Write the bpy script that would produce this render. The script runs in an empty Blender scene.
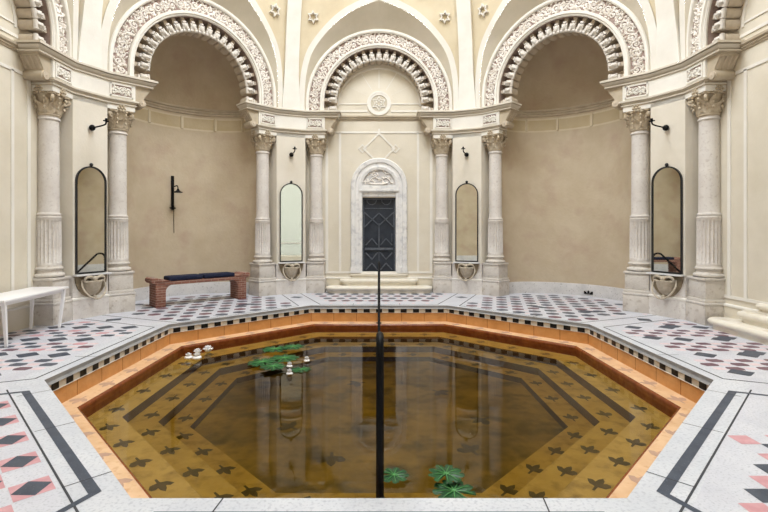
import bpy, bmesh, math, random
from mathutils import Vector, Matrix
PI = math.pi
sc = bpy.context.scene
COL = sc.collection
rnd = random.Random(7)
sin, cos, sqrt = math.sin, math.cos, math.sqrt
R = math.radians
CY = 6.33                      # centre of the octagonal hall lies at (0, CY); the camera stands at x = y = 0

# ------------------------------------------------------------------ materials
def lin(c):
    return tuple((v/255/12.92 if v/255 <= .04045 else ((v/255+.055)/1.055)**2.4) for v in c) + (1,)

def mat(name, c1, c2=None, scale=3.0, rough=.7, bump=0.0, bscale=30.0, c3=None, s3=40.0, t3=(.62, .70), metal=0.0, lo=.35, hi=.65, spec=.4, detail=6, stretch=None):
    """principled surface: c1/c2 blend in soft blotches, c3 in small specks"""
    m = bpy.data.materials.new(name); m.use_nodes = True
    nt = m.node_tree; n = nt.nodes; l = nt.links
    b = n['Principled BSDF']
    b.inputs['Roughness'].default_value = rough
    b.inputs['Metallic'].default_value = metal
    b.inputs['Specular IOR Level'].default_value = spec
    tc = n.new('ShaderNodeTexCoord')
    co = tc.outputs['Object']
    if stretch:
        mp = n.new('ShaderNodeMapping'); mp.inputs['Scale'].default_value = stretch
        l.new(co, mp.inputs['Vector']); co = mp.outputs['Vector']
    b.inputs['Base Color'].default_value = lin(c1)
    out = None
    if c2:
        nz = n.new('ShaderNodeTexNoise'); nz.inputs['Scale'].default_value = scale; nz.inputs['Detail'].default_value = detail
        nz.inputs['Roughness'].default_value = .6
        l.new(co, nz.inputs['Vector'])
        rp = n.new('ShaderNodeValToRGB')
        rp.color_ramp.elements[0].position = lo; rp.color_ramp.elements[0].color = lin(c1)
        rp.color_ramp.elements[1].position = hi; rp.color_ramp.elements[1].color = lin(c2)
        l.new(nz.outputs['Fac'], rp.inputs['Fac']); out = rp.outputs['Color']
    if c3:
        nz = n.new('ShaderNodeTexNoise'); nz.inputs['Scale'].default_value = s3; nz.inputs['Detail'].default_value = 3
        l.new(co, nz.inputs['Vector'])
        rp = n.new('ShaderNodeValToRGB')
        rp.color_ramp.elements[0].position = t3[0]; rp.color_ramp.elements[0].color = (0, 0, 0, 1)
        rp.color_ramp.elements[1].position = t3[1]; rp.color_ramp.elements[1].color = (1, 1, 1, 1)
        l.new(nz.outputs['Fac'], rp.inputs['Fac'])
        mx = n.new('ShaderNodeMix'); mx.data_type = 'RGBA'
        l.new(rp.outputs['Color'], mx.inputs['Factor'])
        if out: l.new(out, mx.inputs['A'])
        else: mx.inputs['A'].default_value = lin(c1)
        mx.inputs['B'].default_value = lin(c3)
        out = mx.outputs['Result']
    if out: l.new(out, b.inputs['Base Color'])
    if bump:
        nz = n.new('ShaderNodeTexNoise'); nz.inputs['Scale'].default_value = bscale; nz.inputs['Detail'].default_value = 5
        l.new(co, nz.inputs['Vector'])
        bp = n.new('ShaderNodeBump'); bp.inputs['Strength'].default_value = bump; bp.inputs['Distance'].default_value = .02
        l.new(nz.outputs['Fac'], bp.inputs['Height']); l.new(bp.outputs['Normal'], b.inputs['Normal'])
    return m

M = {}
M['cream'] = mat('cream_plaster', (207, 199, 182), (217, 210, 195), 1.2, .85, .15, 25)
M['vault'] = mat('ochre_vault_plaster', (207, 193, 165), (217, 205, 179), 1.5, .85, .1, 25)
M['white'] = mat('white_plaster', (220, 216, 208), (230, 227, 220), 1.5, .8, .1, 30)
M['pier'] = mat('pale_plaster', (212, 205, 191), (222, 216, 204), 1.3, .85, .12, 25)
M['lunette'] = mat('lunette_plaster', (194, 186, 168), (206, 197, 181), 1.3, .85, .12, 25)
M['stucco'] = mat('stained_stucco', (186, 170, 145), (200, 186, 163), 1.6, .9, .25, 18, c3=(182, 160, 141), s3=2.2, t3=(.5, .8), lo=.3, hi=.7)
M['stucco_band'] = mat('stucco_band', (184, 167, 134), (194, 178, 148), 2.0, .9, .2, 18)
M['stucco_line'] = mat('stucco_moulding', (202, 188, 160), (210, 198, 174), 2.0, .9)
M['stone'] = mat('pale_limestone', (220, 216, 211), (205, 199, 194), 2.5, .75, .2, 40, c3=(199, 192, 187), s3=22, t3=(.54, .70))
M['stone_d'] = mat('weathered_limestone', (212, 207, 200), (196, 189, 181), 3.5, .8, .35, 30, c3=(178, 168, 156), s3=14, t3=(.58, .74))
M['capital'] = mat('capital_stone', (204, 192, 172), (180, 165, 142), 9, .8, .2, 40)
M['grey'] = mat('grey_stone', (188, 186, 186), (206, 204, 203), 3, .7, .2, 30, c3=(150, 148, 148), s3=30)
M['ornament'] = mat('white_ornament_stone', (238, 234, 228), (226, 219, 212), 14, .8, .1, 60)
M['ground'] = mat('dusty_ground_gap_shade', (142, 122, 115), (164, 146, 138), 12, .9)  # dusty carving ground; also paints shade between the corbel teeth
M['corbel'] = mat('corbel_stone', (198, 186, 168), (180, 166, 148), 6, .8, .2, 40)
M['mould'] = mat('cornice_stone', (190, 178, 158), (174, 161, 141), 4, .8, .15, 30)
M['marble'] = mat('grey_white_marble', (196, 198, 208), (209, 211, 219), 2.2, .38, .03, 30, c3=(178, 181, 190), s3=60, t3=(.52, .70), spec=.5)
M['coping'] = mat('coping_marble', (196, 200, 208), (210, 213, 219), 2.0, .42, .05, 30, c3=(176, 180, 190), s3=45, t3=(.5, .72), spec=.5)
M['coping_edge'] = mat('grey_coping_edge', (132, 132, 134), (152, 151, 150), 5, .6, .2, 40)  # edge face greyer than the coping top
M['slate'] = mat('slate_inlay', (58, 66, 80), (72, 80, 94), 8, .45, c3=(98, 104, 116), s3=70)
M['slate2'] = mat('grey_inlay', (74, 80, 94), (90, 96, 108), 8, .45)
M['mauve'] = mat('mauve_inlay', (104, 76, 88), (122, 92, 102), 8, .45)
M['pink'] = mat('pink_marble_inlay', (196, 142, 149), (208, 162, 168), 10, .42)
M['palepink'] = mat('pale_pink_inlay', (214, 192, 196), (226, 208, 212), 10, .42)
M['joint'] = mat('dark_joint', (62, 64, 70), None, rough=.7)
M['black_tile'] = mat('black_tile', (18, 16, 16), (30, 26, 24), 10, .3)
M['white_tile'] = mat('white_tile', (196, 186, 172), (212, 204, 192), 10, .4)
M['orange'] = mat('orange_glazed_tile', (190, 134, 76), (206, 152, 94), 5, .4, .1, 30)
M['peach'] = mat('peach_ledge_tile', (214, 174, 132), (228, 194, 156), 4, .42, .1, 30, c3=(196, 146, 100), s3=12, t3=(.55, .8))
M['nose'] = mat('red_brown_glazed_nosing', (114, 56, 26), (138, 76, 36), 8, .25)
M['tread'] = mat('amber_step_tile', (168, 134, 70), (184, 150, 84), 4, .5, .1, 30, c3=(136, 106, 52), s3=7, t3=(.5, .75))
M['riser'] = mat('dark_brown_riser_tile', (70, 48, 34), (92, 66, 46), 6, .5)
M['pool_floor'] = mat('silted_pool_floor', (164, 134, 74), (104, 84, 50), 1.6, .7, .2, 10, c3=(64, 54, 36), s3=2.4, t3=(.5, .75))
M['motif'] = mat('leaf_motif_tile', (68, 56, 36), (86, 70, 46), 10, .5)
M['motif_dry'] = mat('faded_leaf_motif', (178, 146, 128), (196, 160, 136), 10, .5)
M['iron'] = mat('black_iron', (9, 9, 10), (14, 14, 15), 10, .55, spec=.15)
M['iron_end'] = mat('brushed_steel_cap', (150, 152, 156), None, rough=.35, metal=.8)
M['bronze'] = mat('dark_bronze_door', (40, 46, 56), (52, 58, 68), 6, .45, .1, 40, metal=.2)
M['bronze_hi'] = mat('pale_bronze_relief', (100, 106, 116), (76, 82, 92), 10, .4, metal=.2)  # relief bars and handle, paler than the door leaf
M['frame_blk'] = mat('black_mirror_frame', (22, 24, 27), None, rough=.4)
M['navy'] = mat('navy_cushion_fabric', (18, 24, 48), (26, 33, 60), 30, .9, .15, 120)
M['table'] = mat('white_lacquer', (240, 240, 242), None, rough=.35)
M['basin'] = mat('stained_basin_stone', (196, 186, 170), (168, 156, 138), 7, .8, .3, 30)
M['basin_dark'] = mat('dark_basin_recess', (150, 137, 115), (120, 107, 86), 6, .9, .3, 30)  # backplate under the shelf, darker than the bowl
M['shelf'] = mat('white_marble_shelf', (226, 226, 226), (212, 212, 214), 4, .4)
M['lily'] = mat('lily_leaf_green', (9, 54, 25), (20, 84, 36), 9, .4, .2, 30)
M['lily_vein'] = mat('lily_leaf_vein', (84, 150, 86), None, rough=.45)
M['petal'] = mat('white_petal', (250, 250, 250), (244, 243, 246), 12, .5)
M['step'] = mat('cream_step_marble', (230, 225, 213), (220, 213, 198), 3, .5, .1, 30)
M['step_top'] = mat('white_step_marble', (238, 234, 226), (226, 219, 205), 3, .45, .1, 30, c3=(206, 190, 160), s3=6, t3=(.55, .75))
M['surround'] = mat('grey_white_surround_marble', (216, 216, 217), (228, 227, 225), 3, .5, .05, 30, c3=(190, 190, 193), s3=9, t3=(.5, .75))

def brick_mat():
    m = bpy.data.materials.new('red_brick'); m.use_nodes = True
    nt = m.node_tree; n = nt.nodes; l = nt.links; b = n['Principled BSDF']; b.inputs['Roughness'].default_value = .85
    tc = n.new('ShaderNodeTexCoord'); sp = n.new('ShaderNodeSeparateXYZ'); l.new(tc.outputs['Object'], sp.inputs[0])
    ad = n.new('ShaderNodeMath'); ad.operation = 'ADD'; l.new(sp.outputs[0], ad.inputs[0]); l.new(sp.outputs[1], ad.inputs[1])
    cb = n.new('ShaderNodeCombineXYZ'); l.new(ad.outputs[0], cb.inputs[0]); l.new(sp.outputs[2], cb.inputs[1])
    bt = n.new('ShaderNodeTexBrick'); l.new(cb.outputs[0], bt.inputs['Vector'])
    bt.inputs['Scale'].default_value = 1; bt.inputs['Brick Width'].default_value = .16; bt.inputs['Row Height'].default_value = .045
    bt.inputs['Mortar Size'].default_value = .004
    bt.inputs['Color1'].default_value = lin((114, 70, 57)); bt.inputs['Color2'].default_value = lin((138, 92, 77)); bt.inputs['Mortar'].default_value = lin((160, 138, 124))
    l.new(bt.outputs['Color'], b.inputs['Base Color'])
    return m
M['brick'] = brick_mat()

def mirror_mat():
    m = bpy.data.materials.new('aged_mirror_glass'); m.use_nodes = True
    b = m.node_tree.nodes['Principled BSDF']
    b.inputs['Base Color'].default_value = (.86, .88, .82, 1); b.inputs['Metallic'].default_value = 1; b.inputs['Roughness'].default_value = .02
    return m
M['mirror'] = mirror_mat()

def water_mat():
    m = bpy.data.materials.new('amber_pool_water'); m.use_nodes = True
    nt = m.node_tree; n = nt.nodes; l = nt.links
    n.remove(n['Principled BSDF']); out = n['Material Output']
    tr = n.new('ShaderNodeBsdfTransparent'); gl = n.new('ShaderNodeBsdfGlossy'); gl.inputs['Roughness'].default_value = .012
    fr = n.new('ShaderNodeFresnel'); fr.inputs['IOR'].default_value = 1.33
    mx = n.new('ShaderNodeMixShader')
    l.new(fr.outputs[0], mx.inputs[0]); l.new(tr.outputs[0], mx.inputs[1]); l.new(gl.outputs[0], mx.inputs[2])
    l.new(mx.outputs[0], out.inputs['Surface'])
    tc = n.new('ShaderNodeTexCoord'); nz = n.new('ShaderNodeTexNoise'); nz.inputs['Scale'].default_value = 1.6; nz.inputs['Detail'].default_value = 1
    l.new(tc.outputs['Object'], nz.inputs['Vector'])
    bp = n.new('ShaderNodeBump'); bp.inputs['Strength'].default_value = .05; bp.inputs['Distance'].default_value = .02
    l.new(nz.outputs['Fac'], bp.inputs['Height']); l.new(bp.outputs[0], gl.inputs['Normal'])
    va = n.new('ShaderNodeVolumeAbsorption'); va.inputs['Color'].default_value = (.74, .68, .26, 1); va.inputs['Density'].default_value = WATER_DENSITY
    l.new(va.outputs[0], out.inputs['Volume'])
    return m
WATER_DENSITY = 3.0
M['water'] = water_mat()

# ------------------------------------------------------------------ mesh builder
class MB:
    def __init__(s): s.v = []; s.f = []; s.m = []
    def add(s, vs, fs, m=0):
        o = len(s.v); s.v += [tuple(p) for p in vs]
        for f in fs: s.f.append(tuple(i+o for i in f)); s.m.append(m)
        return s
    def poly(s, pts, m=0): return s.add(pts, [tuple(range(len(pts)))], m)
    def box(s, x0, x1, y0, y1, z0, z1, m=0):
        vs = [(x, y, z) for z in (z0, z1) for y in (y0, y1) for x in (x0, x1)]
        return s.add(vs, [(0, 2, 3, 1), (4, 5, 7, 6), (0, 1, 5, 4), (2, 6, 7, 3), (1, 3, 7, 5), (0, 4, 6, 2)], m)
    def prism(s, pts, z0, z1, m=0, top=True, bot=True):
        n = len(pts); vs = [(p[0], p[1], z0) for p in pts] + [(p[0], p[1], z1) for p in pts]
        fs = [(i, (i+1) % n, (i+1) % n+n, i+n) for i in range(n)]
        if top: fs.append(tuple(range(n, 2*n)))
        if bot: fs.append(tuple(range(n-1, -1, -1)))
        return s.add(vs, fs, m)
    def prism_f(s, pts, f, h0, h1, m=0):
        """outline pts (a,b) mapped by f(a,b,h)"""
        n = len(pts); vs = [f(p[0], p[1], h0) for p in pts] + [f(p[0], p[1], h1) for p in pts]
        fs = [(i, (i+1) % n, (i+1) % n+n, i+n) for i in range(n)] + [tuple(range(n, 2*n)), tuple(range(n-1, -1, -1))]
        return s.add(vs, fs, m)
    def loft(s, rings, m=0, closed=True, cap=True):
        n = len(rings[0]); vs = [p for r in rings for p in r]; fs = []
        for k in range(len(rings)-1):
            for i in range(n if closed else n-1):
                j = (i+1) % n
                fs.append((k*n+i, k*n+j, (k+1)*n+j, (k+1)*n+i))
        if cap and closed:
            fs.append(tuple(range(n-1, -1, -1))); fs.append(tuple((len(rings)-1)*n+i for i in range(n)))
        return s.add(vs, fs, m)
    def lathe(s, prof, n=24, c=(0, 0), m=0, a0=0, a1=2*PI, rf=None, cap=True):
        full = abs(a1-a0-2*PI) < 1e-6; k = n if full else n+1
        rings = []
        for (r, z) in prof:
            rings.append([(c[0]+r*cos(a0+(a1-a0)*i/n)*(rf(i, z) if rf else 1), c[1]+r*sin(a0+(a1-a0)*i/n)*(rf(i, z) if rf else 1), z) for i in range(k)])
        return s.loft(rings, m, full, cap)
    def tube(s, pts, r, n=8, m=0, taper=None, cap=True):
        P = [Vector(p) for p in pts]; rings = []
        up = None
        for i, p in enumerate(P):
            t = (P[min(i+1, len(P)-1)]-P[max(i-1, 0)])
            if t.length < 1e-9: t = Vector((0, 0, 1))
            t.normalize()
            if up is None:
                up = Vector((0, 0, 1)) if abs(t.z) < .9 else Vector((1, 0, 0))
            x = up.cross(t)
            if x.length < 1e-4: x = Vector((1, .3, .2)).cross(t)
            x.normalize(); y = t.cross(x).normalized(); up = y
            rr = r if taper is None else r*taper(i/(len(P)-1))
            rings.append([tuple(p+x*rr*cos(2*PI*k/n)+y*rr*sin(2*PI*k/n)) for k in range(n)])
        return s.loft(rings, m, True, cap)
    def ball(s, c, rx, ry=None, rz=None, m=0, nu=10, nv=6, rot=None):
        ry = rx if ry is None else ry; rz = rx if rz is None else rz
        vs = [Vector((0, 0, -rz))]
        for j in range(1, nv):
            t = -PI/2+PI*j/nv
            for i in range(nu):
                vs.append(Vector((rx*cos(t)*cos(2*PI*i/nu), ry*cos(t)*sin(2*PI*i/nu), rz*sin(t))))
        vs.append(Vector((0, 0, rz)))
        fs = [(0, 1+(i+1) % nu, 1+i) for i in range(nu)]
        for j in range(nv-2):
            for i in range(nu):
                a = 1+j*nu+i; b = 1+j*nu+(i+1) % nu
                fs.append((a, b, b+nu, a+nu))
        L = len(vs)-1; o = 1+(nv-2)*nu
        fs += [(o+i, o+(i+1) % nu, L) for i in range(nu)]
        if rot is not None: vs = [rot @ v for v in vs]
        c = Vector(c)
        return s.add([tuple(v+c) for v in vs], fs, m)
    def sweep(s, path, prof, m=0, side=1, closed=False, mats=None):
        """profile (offset, z) swept along a plan path, mitred; offset to the right of travel * side"""
        n = len(path); P = [Vector((p[0], p[1])) for p in path]; rings = []
        for i in range(n):
            ds = []
            if closed or i > 0: ds.append((P[i]-P[i-1]).normalized())
            if closed or i < n-1: ds.append((P[(i+1) % n]-P[i]).normalized())
            ns = [Vector((d.y, -d.x))*side for d in ds]
            nn = ns[0] if len(ns) == 1 else (ns[0]+ns[1])
            if len(ns) == 2: nn = nn.normalized()/max(.3, nn.normalized().dot(ns[0]))
            rings.append([(P[i].x+nn.x*o, P[i].y+nn.y*o, z) for (o, z) in prof])
        k = len(prof); vs = [p for r in rings for p in r]; fs = []; ms = []
        for a in range(n if closed else n-1):
            b = (a+1) % n
            for j in range(k-1):
                fs.append((a*k+j, b*k+j, b*k+j+1, a*k+j+1)); ms.append(mats[j] if mats else m)
        o = len(s.v); s.v += vs
        for f, mm in zip(fs, ms): s.f.append(tuple(i+o for i in f)); s.m.append(mm)
        return s
    def xf(s, mtx):
        s.v = [tuple(mtx @ Vector(p)) for p in s.v]; return s
    def mesh(s, name, mats, bevel=0, smooth=35, seg=2):
        me = bpy.data.meshes.new(name); me.from_pydata(s.v, [], s.f)
        mats = mats if isinstance(mats, (list, tuple)) else [mats]
        for k in mats: me.materials.append(M[k])
        me.polygons.foreach_set('material_index', s.m)
        bm = bmesh.new(); bm.from_mesh(me)
        bmesh.ops.recalc_face_normals(bm, faces=bm.faces)
        if bevel:
            es = [e for e in bm.edges if len(e.link_faces) == 2 and e.calc_face_angle(0) > R(30)]
            bmesh.ops.bevel(bm, geom=es, offset=bevel, segments=seg, affect='EDGES', profile=.5)
        bm.to_mesh(me); bm.free()
        me.polygons.foreach_set('use_smooth', [bool(smooth)]*len(me.polygons))
        if smooth: me.set_sharp_from_angle(angle=R(smooth))
        me.update()
        return me
    def build(s, name, mats, parent=None, bevel=0, smooth=35, seg=2):
        return link(name, s.mesh(name, mats, bevel, smooth, seg), parent)

def link(name, me, parent=None):
    o = bpy.data.objects.new(name, me); COL.objects.link(o)
    if parent is not None: o.parent = parent
    return o

def tag(o, label=None, cat=None, group=None, kind=None):
    if label: o['label'] = label
    if cat: o['category'] = cat
    if group: o['group'] = group
    if kind: o['kind'] = kind
    return o

def empty(name, loc=(0, 0, 0), rz=0):
    o = bpy.data.objects.new(name, None); COL.objects.link(o)
    o.location = loc; o.rotation_euler = (0, 0, rz); o.empty_display_size = .1
    return o

def children(o): return [c for c in bpy.data.objects if c.parent == o]

def copy_tree(o, parent=None):
    c = o.copy(); COL.objects.link(c)
    if parent is not None: c.parent = parent
    for ch in children(o): copy_tree(ch, c)
    return c

def struct(mb, name, mats, parent=None, **k):
    o = mb.build(name, mats, parent, **k)
    if parent is None: o['kind'] = 'structure'
    return o

def frame(phi):
    """local frame of the side (or corner) at bearing phi degrees: x along the side to the right, y outward, z up, origin at the hall's centre"""
    return Matrix.Translation((0, CY, 0)) @ Matrix.Rotation(-R(phi), 4, 'Z')
def W(phi, u, a, z=0.0): return frame(phi) @ Vector((u, a, z))
def place(o, phi, u=0, a=0, z=0):
    o.location = W(phi, u, a, z); o.rotation_euler = (0, 0, -R(phi)); return o

SIDES = {'north': 0, 'northeast': 45, 'east': 90, 'southeast': 135, 'south': 180, 'southwest': 225, 'west': 270, 'northwest': 315}
AF, AW = 5.45, 5.80             # apothem of the arch faces and of the wall planes
ZS = 4.62                       # top of the cornice
ZC = 4.83                       # centre of the arches
RO = 1.86                       # outer radius of the arches

# ------------------------------------------------------------------ vault geometry
def p_of(z): return 5.75-.064*(z-ZS)**2
RW = .17
def a_of(z): return .9239*p_of(z)+.3827*RW+.08
def ue_of(z): return .3827*p_of(z)-.9239*RW
def catmull(P, k=5):
    out = []
    for i in range(len(P)-1):
        p0 = P[max(i-1, 0)]; p1 = P[i]; p2 = P[i+1]; p3 = P[min(i+2, len(P)-1)]
        for j in range(k):
            t = j/k
            out.append(tuple(.5*((2*b)+(c-a)*t+(2*a-5*b+4*c-d)*t*t+(-a+3*b-3*c+d)*t**3) for a, b, c, d in zip(p0, p1, p2, p3)))
    out.append(P[-1]); return out
rim_in = catmull([(-1.88, ZS), (-1.87, 5.1), (-1.81, 5.6), (-1.66, 6.05), (-1.34, 6.46), (-.92, 6.83), (-.465, 7.06), (0, 7.21)])
rim_out = []
for i, (u, z) in enumerate(rim_in):
    a = rim_in[max(i-1, 0)]; b = rim_in[min(i+1, len(rim_in)-1)]
    d = Vector((b[0]-a[0], b[1]-a[1])).normalized(); w = .14 if z > 5.3 else .14
    q = (u-d.y*w, z+d.x*w)
    q = (max(q[0], -ue_of(q[1])+.005), q[1])
    rim_out.append(q)
rim_out[-1] = (0, rim_in[-1][1]+.15)
rim_in = rim_in+[(-u, z) for u, z in rim_in[-2::-1]]
rim_out = rim_out+[(-u, z) for u, z in rim_out[-2::-1]]

def arch_path(r, n=48, z0=ZS):
    """stilted semicircle from left springing to right springing"""
    pts = [(-r, z0)]
    for i in range(n+1):
        t = PI-PI*i/n
        pts.append((r*cos(t), ZC+r*sin(t)))
    pts.append((r, z0)); return pts
def resample(P, n):
    L = [0]
    for i in range(1, len(P)): L.append(L[-1]+math.dist(P[i-1], P[i]))
    out = []; j = 0
    for k in range(n):
        s = L[-1]*k/(n-1)
        while j < len(L)-2 and L[j+1] < s: j += 1
        t = 0 if L[j+1] == L[j] else (s-L[j])/(L[j+1]-L[j])
        out.append(tuple(a+(b-a)*t for a, b in zip(P[j], P[j+1])))
    return out

def star(mb, f, c, r, m_rim, m_in):
    pts = [(c[0]+(r if k % 2 == 0 else r*.56)*sin(PI*k/6), c[1]+(r if k % 2 == 0 else r*.56)*cos(PI*k/6)) for k in range(12)]
    inn = [(c[0]+(r*.66 if k % 2 == 0 else r*.37)*sin(PI*k/6), c[1]+(r*.66 if k % 2 == 0 else r*.37)*cos(PI*k/6)) for k in range(12)]
    for k in range(12):
        j = (k+1) % 12
        q = [pts[k], pts[j], inn[j], inn[k]]
        mb.prism_f(q, f, 0, .06, m_rim)
    mb.prism_f(inn, f, 0, .006, m_in)

def build_ceiling():
    mb = MB(); ZT = 11.2
    for name, phi in SIDES.items():
        F = frame(phi)
        S = lambda u, z, d=0.0: tuple(F @ Vector((u, a_of(z)-d, z)))
        # the curved web above the rim
        cols = []
        starts = [(-ue_of(ZS)-.09, ZS-.03)]+[(rim_out[0][0], ZS-.03)]+rim_out[1:-1]+[(rim_out[-1][0], ZS-.03)]+[(ue_of(ZS)+.09, ZS-.03)]
        NZ = 12
        for (u, z) in starts:
            col = []
            for k in range(NZ+1):
                zz = z+(ZT-z)*(k/NZ)
                col.append((u*ue_of(zz)/ue_of(z), zz))
            cols.append(col)
        for i in range(len(cols)-1):
            for k in range(NZ):
                q = [cols[i][k], cols[i+1][k], cols[i+1][k+1], cols[i][k+1]]
                mb.poly([S(*x) for x in q], 1 if max(x[1] for x in q) < 5.3 else 0)
        # rim band, standing a little proud
        n = len(rim_in)
        for i in range(n-1):
            a, b, c, d = rim_in[i], rim_in[i+1], rim_out[i+1], rim_out[i]
            mb.poly([S(*a, .05), S(*b, .05), S(*c, .05), S(*d, .05)], 1)
            mb.poly([S(*d, .05), S(*c, .05), S(*c, -.02), S(*d, -.02)], 1)
        # lunette soffit running back to the carved arch
        nn = 61
        A = resample(rim_in, nn); B = resample(arch_path(RO-.01), nn)
        for i in range(nn-1):
            for k in range(4):
                t0, t1 = k/4, (k+1)/4
                def L(i, t):
                    p = Vector((A[i][0], a_of(A[i][1])-.05, A[i][1])); q = Vector((B[i][0], AF+.02, B[i][1]))
                    return tuple(F @ (p*(1-t)+q*t))
                mb.poly([L(i, t0), L(i+1, t0), L(i+1, t1), L(i, t1)], 2)
        # pierced star vents
        for (u, z) in ((-1.62, 6.85), (1.62, 6.85), (-1.0, 7.42), (1.0, 7.42), (-.5, 8.1), (.5, 8.1), (-1.1, 8.5), (1.1, 8.5)):
            star(mb, lambda x, y, h: S(x, y, h), (u, z), .15, 1, 3)
        # rib over the corner pier
        G = frame(phi+22.5); prev = None
        for k in range(25):
            z = ZS+(ZT-ZS)*k/24; w = RW+.06*max(0, 1-(z-ZS)/.9); p = p_of(z)-.04
            cur = [G @ Vector((-w, p+.3, z)), G @ Vector((-w, p, z)), G @ Vector((w, p, z)), G @ Vector((w, p+.3, z))]
            if prev:
                for j in range(3): mb.poly([tuple(prev[j]), tuple(prev[j+1]), tuple(cur[j+1]), tuple(cur[j])], 1)
            prev = cur
    # kerb of the open lantern
    ring = [tuple(frame(22.5+45*k) @ Vector((0, p_of(ZT)+.15, 0)))[:2] for k in range(8)]
    mb.sweep(ring, [(.0, ZT-.25), (-.15, ZT-.2), (-.15, ZT+.4), (.5, ZT+.4), (.5, ZT-.1)], 1, side=-1, closed=True)
    return struct(mb, 'ceiling', ['vault', 'white', 'lunette', 'stucco_band'])
build_ceiling()

# ------------------------------------------------------------------ carved relief
def relief_band(mb, f, s0, s1, t0, t1, m=0, seed=1, pitch=None):
    """running vine scroll between s0..s1 (along) and t0..t1 (across); f(s, t, h) gives the point"""
    r = random.Random(seed); w = t1-t0; mid = (t0+t1)/2
    pitch = pitch or w*.66; n = max(1, round((s1-s0)/pitch)); pitch = (s1-s0)/n
    def leaf(s, t, ang, L, B, h):
        pts = []
        for (x, y) in ((-.5, 0), (-.2, .42), (.15, .5), (.5, .05), (.15, -.42), (-.2, -.5)):
            pts.append((s+L*x*cos(ang)-B*y*sin(ang), t+L*x*sin(ang)+B*y*cos(ang)))
        q = [(s+.35*(a-s), t+.35*(b-t)) for a, b in pts]
        vs = [f(a, b, 0) for a, b in pts]+[f(a, b, h) for a, b in q]
        k = 6; mb.add(vs, [(i, (i+1) % k, (i+1) % k+k, i+k) for i in range(k)]+[tuple(range(k, 2*k))], m)
    # wavy stem
    stem = [(s0+(s1-s0)*i/(n*8), mid+w*.33*sin(PI*i/8)) for i in range(n*8+1)]
    mb.tube([f(s, t, .008) for s, t in stem], .011, 5, m)
    for i in range(n):
        cs = s0+pitch*(i+.5); sg = 1 if i % 2 == 0 else -1; ct = mid-sg*w*.08
        sp = []
        for k in range(13):
            a = sg*(.4+k*.75); q = w*.34*(1-k/15)
            sp.append(f(cs+q*cos(a)*.9, ct+q*sin(a), .012))
        mb.tube(sp, .013, 5, m)
        mb.ball(f(cs, ct, .01), .022, .022, .022, m, 6, 4)
        for k in range(17 if w > .22 else 7):
            a = r.random()*2*PI; q = w*(.16+.36*r.random())
            s = cs+q*cos(a)*1.1; t = mid+max(-.45, min(.45, q*sin(a)*1.2/w))*w
            leaf(min(max(s, s0+.02), s1-.02), t, r.random()*2*PI, .07+.035*r.random(), .040, .024+.02*r.random())

# ------------------------------------------------------------------ arches
def arch_profile_loft(mb, prof, mats, n=48, z0=ZS):
    paths = [arch_path(r, n, z0) for (r, y) in prof]
    k = len(paths[0])
    for j in range(len(prof)-1):
        for i in range(k-1):
            q = [(paths[j][i], prof[j][1]), (paths[j][i+1], prof[j][1]), (paths[j+1][i+1], prof[j+1][1]), (paths[j+1][i], prof[j+1][1])]
            mb.poly([(p[0], y, p[1]-ZS) for p, y in q], mats[j])

def ring_mesh():
    mb = MB()
    prof = [(1.44, .36), (1.40, .36), (1.40, .05), (1.39, .02), (1.405, -.01), (1.43, .0), (1.44, -.035), (1.485, -.04), (1.50, -.01), (1.505, .05),
            (1.775, .05), (1.78, -.015), (1.80, -.03), (1.84, -.03), (1.86, -.005), (1.86, .36)]
    mats = [0, 2, 0, 0, 0, 0, 0, 0, 0, 2, 0, 0, 0, 0, 0]  # soffit behind the teeth gets the dark ground colour as painted gap shade
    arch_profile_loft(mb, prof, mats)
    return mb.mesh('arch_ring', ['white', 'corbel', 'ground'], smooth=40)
RING = ring_mesh()
def band_mesh():
    mb = MB(); rm = 1.64; st = ZC-ZS; L = PI*rm+2*st
    def f(s, t, h):
        if s < st: return (-(rm+t), (.05-h), s)
        if s > st+PI*rm: return (rm+t, (.05-h), st-(s-st-PI*rm))
        a = PI-(s-st)/rm
        return ((rm+t)*cos(a), (.05-h), st+(rm+t)*sin(a))
    relief_band(mb, f, .02, L-.02, -.128, .128, 0, 3)
    return mb.mesh('carved_band', ['ornament'], smooth=50)
BAND = band_mesh()
def corbel_mesh():
    mb = MB()
    # body: bevelled bar running back to the wall
    w = .066
    sec = [(-.036, 1.42), (-.044, 1.27), (-.08, 1.16), (-.074, 1.11), (-.04, 1.085), (.04, 1.085), (.074, 1.11), (.08, 1.16), (.044, 1.27), (.036, 1.42)]
    mb.prism_f(sec, lambda a, b, h: (a, h, b), .11, .36, 0)
    # leafy scroll on the front
    mb.ball((0, .09, 1.185), .058, .085, .085, 1, 10, 8)
    mb.tube([(-.074, .075, 1.11), (.074, .075, 1.11)], .036, 8, 1)
    mb.tube([(-.036, .075, 1.29), (.036, .075, 1.29)], .024, 8, 1)
    for s in (-1, 1):
        mb.ball((s*.05, .075, 1.16), .022, .03, .05, 1, 6, 5); mb.ball((s*.05, .07, 1.23), .02, .028, .04, 1, 6, 5)
    mb.ball((0, .02, 1.16), .018, .02, .06, 1, 6, 5)
    return mb.mesh('corbel', ['corbel', 'stone_d'], smooth=50)
CORB = corbel_mesh()
def make_arch(phi, label):
    root = empty('carved_arch'); place(root, phi, 0, AF, ZS); root.scale = (1.04 if phi in (90, 270) else 1, 1, 1)
    tag(root, label, 'arch', 'carved stone arches around the hall')
    link('arch_ring', RING, root); link('carved_band', BAND, root)
    for k in range(-10, 11):
        o = link('corbel', CORB, root); o.location = (0, 0, ZC-ZS); o.rotation_euler = (0, R(k*180/21), 0)
    for s in (-1, 1):
        o = link('corbel', CORB, root); o.rotation_euler = (0, s*PI/2, 0); o.location = (0, 0, .065)
    return root
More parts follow.
